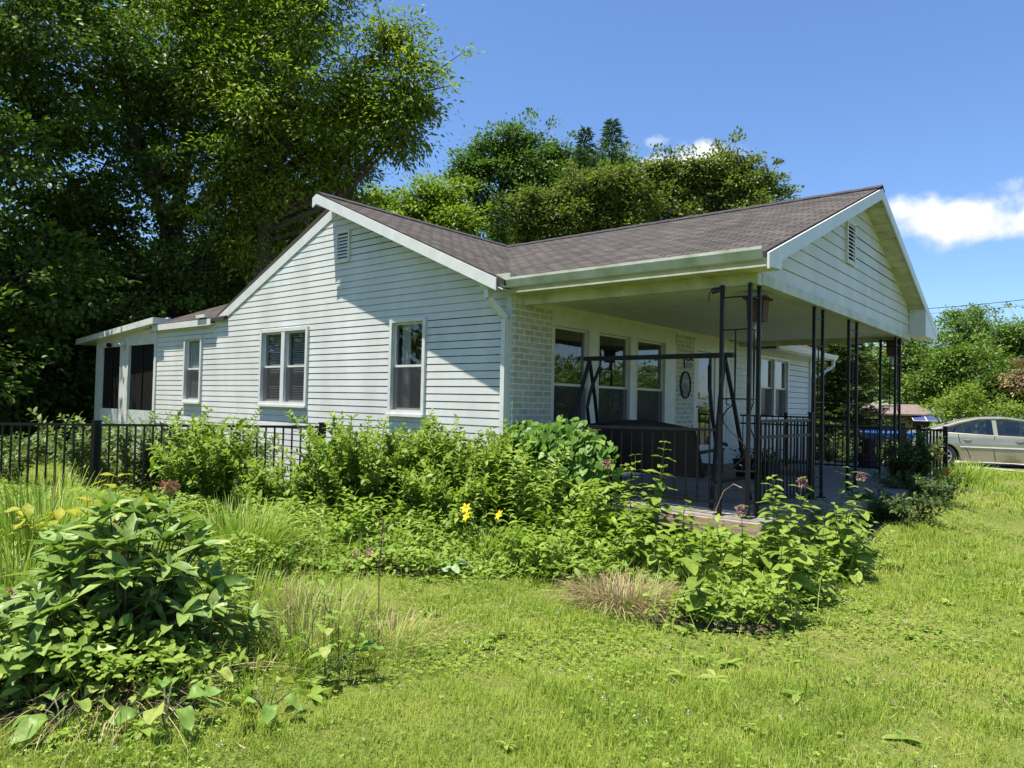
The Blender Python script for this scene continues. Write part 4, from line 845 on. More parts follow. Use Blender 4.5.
# ------------------------------------------------------------------ parked car
def build_car(loc, heading):
    car = empty('parked_car', loc, 'silver green four door sedan parked on the driveway at right', 'car')
    B = Matrix.Translation(loc) @ Matrix.Rotation(heading, 4, 'Z')
    # local: x forward, y left, z up; length 4.85, width 1.80
    xr, xf = -1.36, 1.44                      # axles
    def arch(cx, r, z0): return [(cx+r*math.cos(a), z0+r*math.sin(a)) for a in np.linspace(0, math.pi, 13)]
    low = 0.22
    prof = [(2.58, low+0.06)]+[(xf+0.42, low)]+[(x, z) for x, z in arch(xf, 0.37, 0.31)]+[(xf-0.42, low-0.02), (xr+0.42, low-0.02)]+[(x, z) for x, z in arch(xr, 0.37, 0.31)]+[(xr-0.42, low), (-2.15, low+0.05)]
    top = [(-2.24, 0.42), (-2.27, 0.62), (-2.22, 0.86), (-2.12, 0.99), (-1.72, 1.025), (-1.3, 0.985), (-0.2, 0.945), (0.9, 0.915), (1.35, 0.93), (2.0, 0.84), (2.42, 0.74), (2.56, 0.60), (2.62, 0.42)]
    # rings across the width: lofted side with tumblehome
    full = prof+top
    cx = 0.15
    def ring(y, sx, dz, shoulder):
        out = []
        for x, z in full:
            out.append((cx+(x-cx)*sx, y, z-dz*(1 if z > 0.9 else 0)))
        return out
    rings = [(0.90, 0.955, 0.02), (0.90, 0.975, 0.012), (0.82, 0.99, 0.004), (0.5, 1.0, 0.0), (0.0, 1.003, -0.004), (-0.5, 1.0, 0.0), (-0.82, 0.99, 0.004), (-0.90, 0.975, 0.012), (-0.90, 0.955, 0.02)]
    bm = bmesh.new(); R_ = []
    for k, (y, sx, dz) in enumerate(rings):
        row = []
        for (x, yy, z) in ring(y, sx, dz, 0):
            # belly: the side bulges between sill and belt
            yb = yy
            if abs(yy) > 0.85: yb = math.copysign(0.90-0.07*max(0, (0.62-z)/0.4)**2-0.10*max(0, (z-0.72)/0.30)**1.6, yy)
            row.append(bm.verts.new((x, yb, z)))
        R_.append(row)
    for a, b_ in zip(R_[:-1], R_[1:]):
        n_ = len(a)
        for i in range(n_): bm.faces.new([a[i], a[(i+1) % n_], b_[(i+1) % n_], b_[i]])
    from mathutils.geometry import tessellate_polygon
    for row, flip in ((R_[0], False), (R_[-1], True)):
        tri = tessellate_polygon([[Vector((v.co.x, v.co.z, 0)) for v in row]])
        for t in tri:
            try: bm.faces.new([row[i] for i in (t if flip else t[::-1])])
            except ValueError: pass
    bmesh.ops.remove_doubles(bm, verts=bm.verts, dist=1e-4); bmesh.ops.recalc_face_normals(bm, faces=bm.faces)
    me = bpy.data.meshes.new('body'); bm.to_mesh(me); bm.free(); me.transform(B)
    for p in me.polygons: p.use_smooth = abs(p.normal.z) > -1 and len(p.vertices) == 4
    link('body', me, M['paint'], car)
    def T(p): return tuple(B @ Vector(p))
    def put(mb, name, m, parent=car, smooth=False, bevel=0):
        mb.v = [T(v) for v in mb.v]; return mb.build(name, m, parent, smooth, bevel)
    # roof skin
    rp = [(-1.42, 1.05), (-0.95, 1.30), (-0.55, 1.405), (-0.1, 1.44), (0.35, 1.42), (0.62, 1.36)]
    b_ = MB()
    for (xa, za), (xb, zb) in zip(rp[1:-1], rp[2:]):
        ys = [(-0.60, -0.05), (-0.52, 0.0), (0.0, 0.022), (0.52, 0.0), (0.60, -0.05)]
        for (ya, da), (yb_, db) in zip(ys[:-1], ys[1:]): b_.slab([(xa, ya, za+da), (xb, ya, zb+da), (xb, yb_, zb+db), (xa, yb_, za+db)], 0.03)
    put(b_, 'roof', M['paint'], smooth=True)
    for s in (-1, 1):
        b_ = MB(); yb_, yt = s*0.80, s*0.595
        b_.tube([(1.42, s*0.78, 0.92), (0.95, s*0.70, 1.19), (0.60, yt, 1.345), (0.1, yt, 1.405), (-0.5, yt, 1.38), (-0.95, s*0.62, 1.26), (-1.45, s*0.72, 1.07), (-1.80, s*0.76, 1.01)], [0.035, 0.035, 0.038, 0.036, 0.04, 0.06, 0.07, 0.02], 8)
        b_.slab([(-0.16, yb_, 0.92), (-0.06, yb_, 0.92), (-0.10, yt, 1.40), (-0.20, yt, 1.40)], 0.03, (0, -s, 0)); put(b_, 'pillar', M['paint'])
        b_ = MB(); b_.poly([(-0.06, yb_, 0.93), (1.30, yb_-s*0.01, 0.92), (0.62, yt, 1.345), (-0.10, yt, 1.39)]); b_.poly([(-0.16, yb_, 0.93), (-0.20, yt, 1.39), (-0.75, yt, 1.34), (-1.02, s*0.70, 1.14), (-1.12, yb_, 0.96)])
        put(b_, 'side_window', M['carglass'])
        b_ = MB(); b_.poly([(-1.14, yb_, 0.97), (-1.06, s*0.70, 1.12), (-0.85, s*0.62, 1.27), (-1.50, s*0.77, 1.01)]); put(b_, 'quarter_window', M['carglass'])
        b_ = MB(); b_.box(-0.95, 1.0, min(s*0.895, s*0.915), max(s*0.895, s*0.915), 0.585, 0.615); put(b_, 'side_moulding', M['panelframe'])
        for hx in (-0.78, 0.42):
            b_ = MB(); b_.tube([(hx-0.1, s*0.87, 0.78), (hx-0.06, s*0.905, 0.79), (hx+0.06, s*0.905, 0.79), (hx+0.1, s*0.87, 0.78)], 0.016, 6); put(b_, 'door_handle', M['paint'])
        b_ = MB()
        for pts in ([(-0.15, 0.92), (-0.17, 0.5), (-0.13, 0.24)], [(0.98, 0.91), (1.02, 0.6), (0.98, 0.24)], [(-1.0, 0.95), (-0.96, 0.72), (-0.78, 0.5), (-0.70, 0.26)]):
            b_.tube([(x, s*(0.895 if 0.4 < z < 0.8 else 0.868), z) for x, z in pts], 0.008, 4)
        put(b_, 'door_seam', M['iron'])
        b_ = MB(); b_.hexa([(1.12, s*0.86, 0.92), (1.28, s*0.86, 0.92), (1.24, s*1.02, 0.94), (1.14, s*1.02, 0.94), (1.12, s*0.86, 1.03), (1.24, s*0.86, 1.03), (1.22, s*1.02, 1.05), (1.14, s*1.02, 1.05)]); put(b_, 'wing_mirror', M['paint'], bevel=0.015)
        b_ = MB(); b_.box(-2.23, -1.98, min(s*0.60, s*0.865), max(s*0.60, s*0.865), 0.72, 0.92); put(b_, 'tail_light', M['red'])
        b_ = MB(); b_.hexa([(2.30, s*0.55, 0.60), (2.52, s*0.55, 0.60), (2.42, s*0.84, 0.60), (2.15, s*0.86, 0.60), (2.25, s*0.55, 0.76), (2.47, s*0.55, 0.72), (2.36, s*0.84, 0.74), (2.12, s*0.86, 0.78)]); put(b_, 'headlight', M['plastic'])
        for wx in (xr, xf):
            b_ = MB(); n_ = 28
            yo = s*0.88; yi = s*0.68
            prof_ = [(0.20, yo), (0.295, yo+s*0.005), (0.325, yo-s*0.03), (0.325, yi+s*0.03), (0.29, yi), (0.18, yi)]
            V = [[(wx+r*math.cos(a), y, 0.325+r*math.sin(a)) for a in np.linspace(0, 2*math.pi, n_, endpoint=False)] for r, y in prof_]
            for A, C in zip(V[:-1], V[1:]):
                for i in range(n_): b_.poly([A[i], A[(i+1) % n_], C[(i+1) % n_], C[i]])
            wl = put(b_, 'wheel', M['rubber'])
            r_ = MB(); yr = yo-s*0.012
            for k in range(7):
                a = k*2*math.pi/7
                for da in (-0.07, 0.07): r_.bar((wx+0.04*math.cos(a), yr, 0.325+0.04*math.sin(a)), (wx+0.20*math.cos(a+da), yr, 0.325+0.20*math.sin(a+da)), 0.022, 0.03)
            r_.tube([(wx, yr-s*0.02, 0.325), (wx, yr+s*0.015, 0.325)], 0.05, 12); r_.tube([(wx+0.205*math.cos(a), yr, 0.325+0.205*math.sin(a)) for a in np.linspace(0, 2*math.pi, 25)], 0.016, 6); put(r_, 'rim', M['alloy'], wl)
            d_ = MB(); d_.tube([(wx, yr-s*0.06, 0.325), (wx, yr-s*0.05, 0.325)], 0.20, 20); put(d_, 'hub', M['black'], wl)
            d_ = MB(); d_.tube([(wx+0.36*math.cos(a), s*0.70, 0.325+0.36*math.sin(a)) for a in np.linspace(0.0, math.pi, 13)], 0.03, 5); put(d_, 'wheel_arch', M['black'])
    b_ = MB(); b_.poly([(-1.44, -0.70, 1.06), (-1.44, 0.70, 1.06), (-0.95, 0.58, 1.30), (-0.95, -0.58, 1.30)]); put(b_, 'rear_window', M['carglass'])
    b_ = MB(); b_.poly([(1.36, -0.74, 0.94), (1.36, 0.74, 0.94), (0.62, 0.58, 1.355), (0.62, -0.58, 1.355)]); put(b_, 'windscreen', M['carglass'])
    b_ = MB()
    for x in (-0.95, 0.15):
        for y in (-0.38, 0.38): b_.hexa([(x-0.16, y-0.24, 0.62), (x+0.06, y-0.24, 0.62), (x+0.06, y+0.24, 0.62), (x-0.16, y+0.24, 0.62), (x-0.26, y-0.22, 1.10), (x-0.12, y-0.22, 1.10), (x-0.12, y+0.22, 1.10), (x-0.26, y+0.22, 1.10)]); b_.box(x-0.28, x-0.17, y-0.12, y+0.12, 1.10, 1.24)
    put(b_, 'seat', M['brown'], bevel=0.02)
    b_ = MB(); b_.box(-2.1, 2.4, -0.70, 0.70, 0.20, 0.32); put(b_, 'underbody', M['black'])
    b_ = MB(); b_.box(-2.245, -2.215, -0.25, 0.25, 0.66, 0.78); put(b_, 'number_plate', M['panelframe'])
    return car
fwd_d = math.atan2(math.sin(YAW)-0.10, math.cos(YAW))
hd = math.radians(13)
cw = np.array([2.16, 16.42])             # rear wheel on the ground
off = np.array([math.cos(hd), math.sin(hd)])*1.36+np.array([-math.sin(hd), math.cos(hd)])*0.8
build_car((cw[0]+off[0], cw[1]+off[1], gz(2.16, 16.42)+0.012), hd)

# ------------------------------------------------------------------ far things
def solar(cx, cy, cz, rz, cols, rows, label, tilt=0.50):
    t = empty('solar_panel_array', (cx, cy, cz-1), label, 'solar panels', 'ground mounted solar arrays')
    B = Matrix.Translation((cx, cy, cz)) @ Matrix.Rotation(rz, 4, 'Z') @ Matrix.Rotation(tilt, 4, 'X')
    pw, ph = 1.0, 1.65
    for i in range(cols):
        for j in range(rows):
            x0 = (i-cols/2)*pw; y0 = (j-rows/2)*ph
            b = MB(); b.box(x0+0.02, x0+pw-0.02, y0+0.02, y0+ph-0.02, 0, 0.03); b.v = [tuple(B @ Vector(v)) for v in b.v]; p = b.build('panel', M['panelblue'], t)
            b = MB(); b.box(x0, x0+pw, y0-0.005, y0+0.035, -0.02, 0.045); b.box(x0, x0+pw, y0+ph-0.035, y0+ph+0.005, -0.02, 0.045); b.box(x0-0.005, x0+0.035, y0, y0+ph, -0.02, 0.044); b.box(x0+pw-0.035, x0+pw+0.005, y0, y0+ph, -0.02, 0.044)
            b.v = [tuple(B @ Vector(v)) for v in b.v]; b.build('frame', M['panelframe'], p)
    b = MB()
    for i in (-0.4, 0, 0.4):
        q = B @ Vector((i*cols*pw, 0, -0.02)); b.bar((q.x, q.y, q.z), (q.x, q.y, q.z-2.2), 0.09)
    b.build('post', M['panelframe'], t); return t
def at(px, py, dep): return CAM+(cf+cr*(px-512)/FPX-cu*(py-384)/FPX)*dep
for px, py, dep, cols, tl, lb in ((937, 415.5, 60, 4, 0.30, 'tilted blue solar array standing in front of the low brown house'), (1000, 413, 66, 4, 0.22, 'blue solar array showing above the roof of the parked car'), (1042, 414, 66, 4, 0.22, 'solar array at the right picture edge behind the car windscreen')):
    q = at(px, py, dep); solar(q[0], q[1], q[2], YAW-0.35, cols, 2, lb, tl)
bh = empty('brown_house', (-6.5, 55, -1.4), 'low dark brown house with wide brown roof behind the solar array', 'house')
B = Matrix.Translation((-9.6, 62.0, -1.5)) @ Matrix.Rotation(math.radians(42), 4, 'Z')
b = MB(); b.box(-4.2, 2.9, -2.4, 2.4, 0, 2.28); b.poly([(2.9, -2.4, 2.28), (2.9, 2.4, 2.28), (2.9, 0, 3.0)]); b.v = [tuple(B @ Vector(v)) for v in b.v]; b.build('wall', M['brownwall'], bh)
b = MB(); b.slab([(-4.6, -2.8, 2.2), (3.3, -2.8, 2.2), (3.3, 0, 3.05), (-4.6, 0, 3.05)], 0.12); b.slab([(-4.6, 2.8, 2.2), (-4.6, 0, 3.05), (3.3, 0, 3.05), (3.3, 2.8, 2.2)], 0.12); b.v = [tuple(B @ Vector(v)) for v in b.v]; b.build('roof', M['brownroof'], bh)
b = MB(); b.box(0.2, 1.4, -2.43, -2.39, 0.8, 1.9); b.box(-3, -2, -2.43, -2.39, 0.0, 2.0); b.v = [tuple(B @ Vector(v)) for v in b.v]; b.build('window', M['carglass'], bh)
for k, (a, b_, lb) in enumerate(((at(860, 312, 48), at(1180, 277, 40), 'upper dark power cable crossing the sky at right'), (at(860, 316.5, 47), at(1180, 284, 40), 'lower thinner power cable crossing the sky at right'))):
    mb = MB(); mb.tube([a+(b_-a)*t-np.array([0, 0, 0.35*4*t*(1-t)]) for t in np.linspace(0, 1, 16)], 0.022 if k == 0 else 0.013, 5)
    tag(mb.build('power_cable', M['wire']), lb, 'power cable', 'power cables over the yard')
# ------------------------------------------------------------------ trees
def unit(n, rs):
    v = rs.randn(n, 3); return v/np.linalg.norm(v, axis=1, keepdims=True)
def tree(name, label, cat, group, base, trunk_r, lobes, leaf, n_clump, per, size, spread, seed, tmpl=T_DIAMOND, droop=0.3, fork=0.35, lean=(0, 0), bark='bark', limb=0.9, twigs=True, flat=0.5):
    """lobes: (dx, dy, z, rx, ry, rz) relative to the base; limbs run from the trunk into every lobe"""
    rs = RS(seed); base = np.array(base, float)
    t = empty(name, base, label, cat, group)
    lob = np.array(lobes, float); top = lob[:, 2].max(); C = lob[:, :3]+base
    tr = MB(); hf = max(lob[:, 2].min()-lob[:, 5].max()*0.3, top*fork)
    axis = lambda h: base+np.array([lean[0]*h/top, lean[1]*h/top, h])+np.array([0.12*math.sin(h*0.9+seed), 0.12*math.cos(h*0.7+seed), 0])*min(1, h/3)
    hs = np.linspace(-0.3, top*0.92, 12); tr.tube([axis(h) for h in hs], [trunk_r*(1.25 if h < 0 else max(0.1, 1-0.85*h/top)) for h in hs], 9)
    vol = lob[:, 3]*lob[:, 4]*lob[:, 5]; w = vol**0.52; w /= w.sum()
    pos = []; nor = []; sz = []; rn = []
    for li, (l, c) in enumerate(zip(lob, C)):
        h0 = min(max(hf, (l[2]-limb*math.hypot(l[0], l[1]))*0.92), top*0.8); a = axis(h0); m = a*0.45+c*0.55+np.array([0, 0, -0.12*np.linalg.norm(c-a)])
        r0 = trunk_r*0.45*(1-0.6*h0/top)
        tr.tube([a, a*0.7+m*0.3, m, m*0.45+c*0.55, c], [r0, r0*0.8, r0*0.6, r0*0.42, r0*0.25], 6)
        nc = max(3, int(n_clump*w[li])); u = unit(nc, rs); rad = rs.rand(nc)**0.45
        cc = c+u*rad[:, None]*l[3:6]*np.clip(1+0.24*rs.randn(nc, 1), 0.4, 1.6)
        up_ = (u[:, 2] > 0.1) & (rs.rand(nc) < 0.3); cc[up_, 2] += np.abs(rs.randn(up_.sum()))*0.38*l[5]
        st_ = (rs.rand(nc) < 0.2) & (u[:, 2] > -0.2); cc[st_] += (u[st_]+np.array([0, 0, 0.5]))*(spread*rs.uniform(0.8, 2.6, (st_.sum(), 1)))
        if twigs:
            for k in range(min(nc, 16)):
                e = cc[k]; mm = c*0.5+e*0.5+rs.randn(3)*0.12*l[3]*0.5; tr.tube([c, mm, e], [r0*0.22+0.01, r0*0.14+0.008, 0.008], 4, cap=False)
        for k in range(nc):
            n = int(per*rs.uniform(0.6, 1.4)*(0.5 if st_[k] else 1)); s = spread*rs.uniform(0.6, 1.35)*(0.62 if st_[k] else 1)
            q = rs.randn(n, 3)*[s, s, s*flat]; p = cc[k]+q
            out = (cc[k]-c)/l[3:6]
            d = q/s*0.7+out*0.7+rs.randn(n, 3)*0.6; d[:, 2] -= droop
            nn = np.tile([0, 0, 1.0], (n, 1))+rs.randn(n, 3)*0.55+out*0.35
            pos.append(p); nor.append(np.stack([d, nn], 1)); sz.append(size*rs.uniform(0.65, 1.25, n)); rn.append(np.clip(rs.rand(n)*0.75+rs.rand()*0.35-0.05, 0, 1))
    pos = np.concatenate(pos); nor = np.concatenate(nor); sz = np.concatenate(sz); rn = np.concatenate(rn)
    ok = pos[:, 2] > base[2]+0.2
    tr.build('trunk', M[bark], t, True)
    scatter('crown', tmpl, pos[ok], frames(nor[ok, 0], nor[ok, 1]), sz[ok], L[leaf], t, rn[ok])
    return t
def conifer(name, label, cat, group, base, h, r, leaf, seed, n_br=130, per=70, size=0.10, top_open=0.5, low=0.08, tilt=-0.15):
    rs = RS(seed); base = np.array(base, float); t = empty(name, base, label, cat, group); tr = MB()
    tr.tube([base+[0, 0, -0.3], base+[0, 0, h*0.5], base+[0, 0, h*0.97]], [h*0.02, h*0.012, 0.01], 7)
    pos = []; D = []; U = []; rn = []
    for i in range(n_br):
        f = low+(1-low)*(i/n_br)**0.9; z = h*f; ln = r*(1-f)**0.95*rs.uniform(0.45, 1.15)+0.10; a = i*2.4+rs.uniform(-0.4, 0.4)
        e = np.array([math.cos(a), math.sin(a), tilt+0.35*f]); p0 = base+[0, 0, z]; p1 = p0+e*ln+np.array([0, 0, 0.10*ln])
        tr.tube([p0, (p0+p1)/2-np.array([0, 0, 0.05*ln]), p1], [0.02*(1-f)+0.006, 0.012, 0.004], 4, cap=False)
        n = max(8, int(per*ln/r*1.1)); tt = rs.uniform(0.12, 1.0, n); side = np.array([-math.sin(a), math.cos(a), 0]); wd = (1-tt)*ln*0.42+0.05
        sgn = rs.uniform(-1, 1, n); p = p0+(p1-p0)*tt[:, None]+side*(sgn*wd)[:, None]; p[:, 2] -= 0.05*np.abs(sgn)*wd*rs.uniform(0, 3, n)+0.03*rs.rand(n)
        pos.append(p); D.append(e*0.7+side*sgn[:, None]*1.0+rs.randn(n, 3)*0.25); U.append(np.tile([0, 0, 1.], (n, 1))+rs.randn(n, 3)*0.5)
        rn.append(np.clip(rs.rand(n)*0.7+0.3*tt*rs.rand(), 0, 1))
    tr.build('trunk', M['bark'], t, True); pos = np.concatenate(pos); n = len(pos)
    tm = ([(0, 0, 0), (0.13, 0.5, 0.02), (0, 1, -0.08), (-0.13, 0.5, 0.02)], [(0, 1, 2), (0, 2, 3)])
    scatter('crown', tm, pos, frames(np.concatenate(D), np.concatenate(U)), size*h*0.1*rs.uniform(0.7, 1.3, n)+size, L[leaf], t, np.concatenate(rn))
    return t
def rlobes(seed, n, R, z0, z1, r, squash=0.75, low_wide=0.0):
    rs = RS(seed); out = []
    for i in range(n):
        f = (i+0.5)/n; z = z0+(z1-z0)*f; a = i*2.4+rs.uniform(-0.5, 0.5); q = R*math.sqrt(max(0.05, 1-((f-0.38)/0.66)**2))*rs.uniform(0.45, 0.95)
        k = r*rs.uniform(0.7, 1.25); out.append((q*math.cos(a), q*math.sin(a), z, k, k, k*squash))
    return out
gT = 'big trees shading the left side of the house'
# the great maple on the left, its lobes from low skirts to far above the frame
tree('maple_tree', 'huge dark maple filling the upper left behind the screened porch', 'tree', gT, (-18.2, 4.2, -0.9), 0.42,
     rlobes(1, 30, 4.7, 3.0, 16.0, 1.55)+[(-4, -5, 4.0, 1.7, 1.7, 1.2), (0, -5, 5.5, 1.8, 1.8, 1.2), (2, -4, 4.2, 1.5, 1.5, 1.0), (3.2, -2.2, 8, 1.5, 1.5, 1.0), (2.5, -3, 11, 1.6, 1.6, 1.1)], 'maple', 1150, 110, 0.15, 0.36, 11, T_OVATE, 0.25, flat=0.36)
# walnut whose limbs reach out over the gable
def rel(base, px, py, dep, r, sq=0.7): p = at(px, py, dep)-np.array(base); return (p[0], p[1], p[2], r, r, r*sq)
wb = tuple(at(262, 430, 21.5)); wb = (wb[0], wb[1], -0.9)
wl = [rel(wb, px, py, d, r) for px, py, d, r in ((300, 40, 20, 1.25), (350, 85, 20, 0.75), (388, 45, 20, 0.72), (395, 25, 20, 0.5), (405, 88, 20, 0.9), (372, 122, 20.4, 1.0), (408, 128, 20, 0.72), (385, 145, 20.3, 0.6), (345, 160, 20.8, 1.0), (358, 100, 20.5, 1.0), (420, 105, 20, 0.6), (415, 60, 20, 0.6), (350, 195, 22, 0.9), (335, 135, 20.5, 1.0), (310, 170, 21, 1.1), (265, 20, 21, 1.5), (225, 80, 21, 1.6), (265, 110, 20, 1.4), (280, 210, 22, 1.5), (240, 180, 21, 1.5), (300, -30, 20.5, 1.4), (240, -60, 21, 1.9), (185, 20, 21, 1.8), (330, 225, 24, 1.2), (295, -110, 21, 1.8), (320, 8, 20.6, 0.9), (262, 245, 22, 1.3), (225, 235, 22.5, 1.2), (300, 105, 20, 0.8))]
tree('walnut_tree', 'tall sunlit walnut with drooping limbs reaching over the white gable peak', 'tree', gT, wb, 0.34, wl, 'walnut', 780, 105, 0.16, 0.32, 12, ([(0, 0, 0), (0.2, 0.4, 0.04), (0, 1, -0.14), (-0.2, 0.4, 0.04)], [(0, 1, 2), (0, 2, 3)]), 0.5, limb=0.42)
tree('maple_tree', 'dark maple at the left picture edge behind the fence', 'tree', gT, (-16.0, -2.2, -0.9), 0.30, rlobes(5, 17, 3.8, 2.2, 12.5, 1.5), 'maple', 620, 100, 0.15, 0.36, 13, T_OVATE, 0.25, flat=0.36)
for k, (px, dep, h, lb) in enumerate(((30, 34, 8, 'deep shaded tree behind the great maple at far left'), (110, 38, 9, 'deep shaded tree seen through gaps above the screened porch roof'), (215, 36, 9, 'deep shaded tree behind the low rear roof slope'), (-40, 27, 8, 'deep shaded tree just beyond the left picture edge'), (310, 40, 10, 'deep shaded tree behind the gable peak under the walnut'))):
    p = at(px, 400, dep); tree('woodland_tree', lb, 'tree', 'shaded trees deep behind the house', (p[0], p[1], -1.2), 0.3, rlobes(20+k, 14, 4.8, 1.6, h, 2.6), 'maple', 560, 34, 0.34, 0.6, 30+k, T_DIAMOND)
for k, (px, dep, r, lb) in enumerate(((18, 20, 1.7, 'dark understorey shrub at the left edge under the maple'), (66, 22, 1.9, 'dark understorey shrub left of the screened porch'), (120, 25, 2.2, 'dark understorey shrub behind the screened porch roof'))):
    p = at(px, 400, dep); tree('understorey_shrub', lb, 'shrub', 'dark shrubs under the maple', (p[0], p[1], -1.0), 0.09, [(0, 0, 1.2, r, r, 1.3), (r*0.6, 0.3, 2.4, r*0.8, r*0.8, 1.2), (-r*0.6, -0.3, 2.6, r*0.8, r*0.8, 1.3), (0.1, 0.4, 3.6, r*0.7, r*0.7, 1.1)], 'maple', 210, 36, 0.20, 0.36, 50+k, T_OVATE)

gB = 'trees rising behind the roof'
def btree(name, label, pts, dep, leaf, nc, per, size, spread, seed, droop=0.2):
    """crown given by where its lobes stand above the roof: (px, py, radius in px)"""
    cx = sum(p[0] for p in pts)/len(pts); b = at(cx, 400, dep); b = np.array([b[0], b[1], -1.3]); rs = RS(seed); lob = []
    for px, py, rp in pts:
        r = rp*dep/FPX*0.76; q = at(px, py, dep+rs.uniform(-0.6, 0.6)*r)-b; lob.append((*q, r, r, r*0.85))
        for k in range(5 if rp > 10 else 0):
            a = rs.uniform(0, 6.28); e = rs.uniform(0.0, 1.5); q2 = q+r*1.18*np.array([math.cos(a)*math.cos(e), math.sin(a)*math.cos(e), math.sin(e)]); r2 = r*rs.uniform(0.3, 0.6); lob.append((*q2, r2, r2, r2*1.2))
    return tree(name, label, 'tree', gB, b, dep*0.007, lob, leaf, nc, per, size, spread, seed)
btree('yellowgreen_tree', 'yellow green tree just right of the gable peak', [(395, 202, 8), (412, 192, 9), (432, 188, 9), (452, 190, 9), (375, 215, 20), (420, 214, 22), (450, 207, 18), (440, 235, 28), (405, 240, 28), (462, 232, 20), (425, 270, 40)], 33, 'bright', 380, 80, 0.19, 0.31, 61)
btree('tall_tree', 'tallest green deciduous tree rising behind the roof valley', [(492, 140, 8), (512, 130, 8), (528, 136, 8), (462, 172, 7), (470, 160, 8), (505, 146, 15), (525, 152, 15), (482, 165, 18), (505, 178, 24), (530, 182, 22), (472, 190, 20), (520, 215, 30), (485, 220, 25), (466, 180, 12), (510, 260, 40)], 44, 'mid', 400, 84, 0.23, 0.42, 62)
btree('tall_tree', 'rounder green deciduous tree left of the two pointed spruces', [(548, 160, 15), (556, 150, 9), (585, 172, 12), (600, 178, 13), (572, 160, 9), (622, 172, 12), (562, 172, 17), (540, 185, 19), (570, 195, 19), (550, 215, 26), (545, 250, 32)], 46, 'mid', 300, 84, 0.23, 0.42, 63)
def at_base(px, dep): p = at(px, 400, dep); return np.array([p[0], p[1], -1.3])
def con_h(px, py, dep): return at(px, py, dep)[2]+1.3
conifer('spruce_tree', 'taller pointed spruce standing behind the olive green trees', 'tree', gB, at_base(607, 40), con_h(607, 117, 40)-0.0, 7.2, 'conifer', 64, 300, 90, 0.13, low=0.4)
conifer('spruce_tree', 'shorter pointed spruce left of the taller one', 'tree', gB, at_base(580, 41), con_h(580, 126, 41), 6.6, 'conifer', 65, 290, 90, 0.13, low=0.4)
conifer('dark_conifer', 'dark bushy conifer rising right behind the roof valley', 'tree', gB, at_base(494, 31), con_h(494, 192, 31), 1.9, 'darkcon', 66, 200, 90, 0.12)
btree('olive_tree', 'olive green broad tree above the middle of the porch ridge', [(560, 190, 9), (590, 180, 9), (612, 176, 10), (632, 172, 8), (545, 205, 18), (575, 200, 18), (600, 195, 19), (625, 190, 18), (530, 222, 22), (560, 225, 24), (595, 222, 26), (630, 215, 24), (580, 250, 34), (530, 250, 28), (630, 250, 34)], 34, 'olive', 520, 80, 0.18, 0.30, 67)
btree('broad_tree', 'wide green tree spreading behind the right half of the porch ridge', [(640, 166, 8), (655, 164, 9), (676, 166, 8), (694, 162, 9), (715, 158, 8), (730, 156, 8), (748, 163, 7), (763, 174, 7), (784, 192, 6), (790, 203, 5), (650, 185, 16), (672, 180, 18), (700, 178, 18), (725, 175, 17), (745, 180, 16), (765, 190, 12), (778, 198, 8), (660, 210, 26), (695, 205, 26), (730, 200, 22), (755, 208, 16), (680, 240, 34), (640, 235, 30), (735, 235, 30), (775, 215, 10)], 36, 'olive', 620, 80, 0.18, 0.29, 68)
conifer('cedar_tree', 'dark cedar with yellow tips standing beyond the far end of the porch', 'tree', None, (*at(842, 440, 20.5)[:2], -0.6), 5.2, 1.75, 'cedar', 70, 330, 130, 0.10, low=0.0, tilt=-0.05)
conifer('cedar_tree', 'second darker cedar tucked behind the house corner downspout', 'tree', None, (*at(818, 440, 23)[:2], -0.6), 5.6, 1.7, 'cedar', 71, 260, 110, 0.11, low=0.0, tilt=-0.05)

gF = 'trees on the far side of the road'
def ftree(label, pts, dep, seed, leaf='far', nc=420, per=40):
    cx = sum(p[0] for p in pts)/len(pts); b = at(cx, 410, dep); b = np.array([b[0], b[1], -1.5]); lob = []; rs = RS(seed)
    for px, py, rp in pts:
        r = rp*dep/FPX*0.86; q = at(px, py, dep+rs.uniform(-0.7, 0.7)*r)-b; lob.append((*q, r, r, r*0.85))
        for k in range(3):
            a = rs.uniform(0, 6.28); e = rs.uniform(0.0, 1.1); q2 = q+r*np.array([math.cos(a)*math.cos(e), math.sin(a)*math.cos(e), math.sin(e)]); r2 = r*rs.uniform(0.3, 0.5); lob.append((*q2, r2, r2, r2))
    return tree('far_tree', label, 'tree', gF, b, 0.3, lob, leaf, int(nc*0.62), int(per*2.2), 0.30, 0.62, seed)
ftree('far green tree right beside the white porch eave return', [(915, 352, 20), (930, 338, 18), (905, 372, 22), (925, 368, 24), (890, 385, 20), (915, 392, 22), (870, 360, 22), (850, 370, 25), (940, 390, 16)], 72, 81)
ftree('tallest far tree under the power cables with rounded top', [(962, 330, 18), (985, 322, 15), (975, 345, 20), (950, 348, 16), (990, 350, 18), (968, 370, 22), (945, 372, 20)], 84, 82)
ftree('far bright tree in the middle of the right treeline', [(955, 365, 18), (975, 372, 18), (940, 382, 18), (985, 385, 18), (960, 392, 20), (925, 392, 14)], 66, 83)
ftree('far tree cut by the right picture edge', [(1010, 335, 15), (1030, 340, 20), (1008, 360, 22), (1035, 370, 26), (1000, 385, 18), (1020, 395, 20)], 78, 84)
ftree('dark round far bush behind the car roof', [(995, 390, 12), (1010, 388, 13), (1025, 392, 14), (1003, 402, 12), (1020, 404, 12)], 58, 85, 'maple', 220)
ftree('brownish far bush at the right picture edge', [(1026, 381, 3), (1034, 386, 5), (1040, 380, 6)], 55, 86, 'tan', 26)
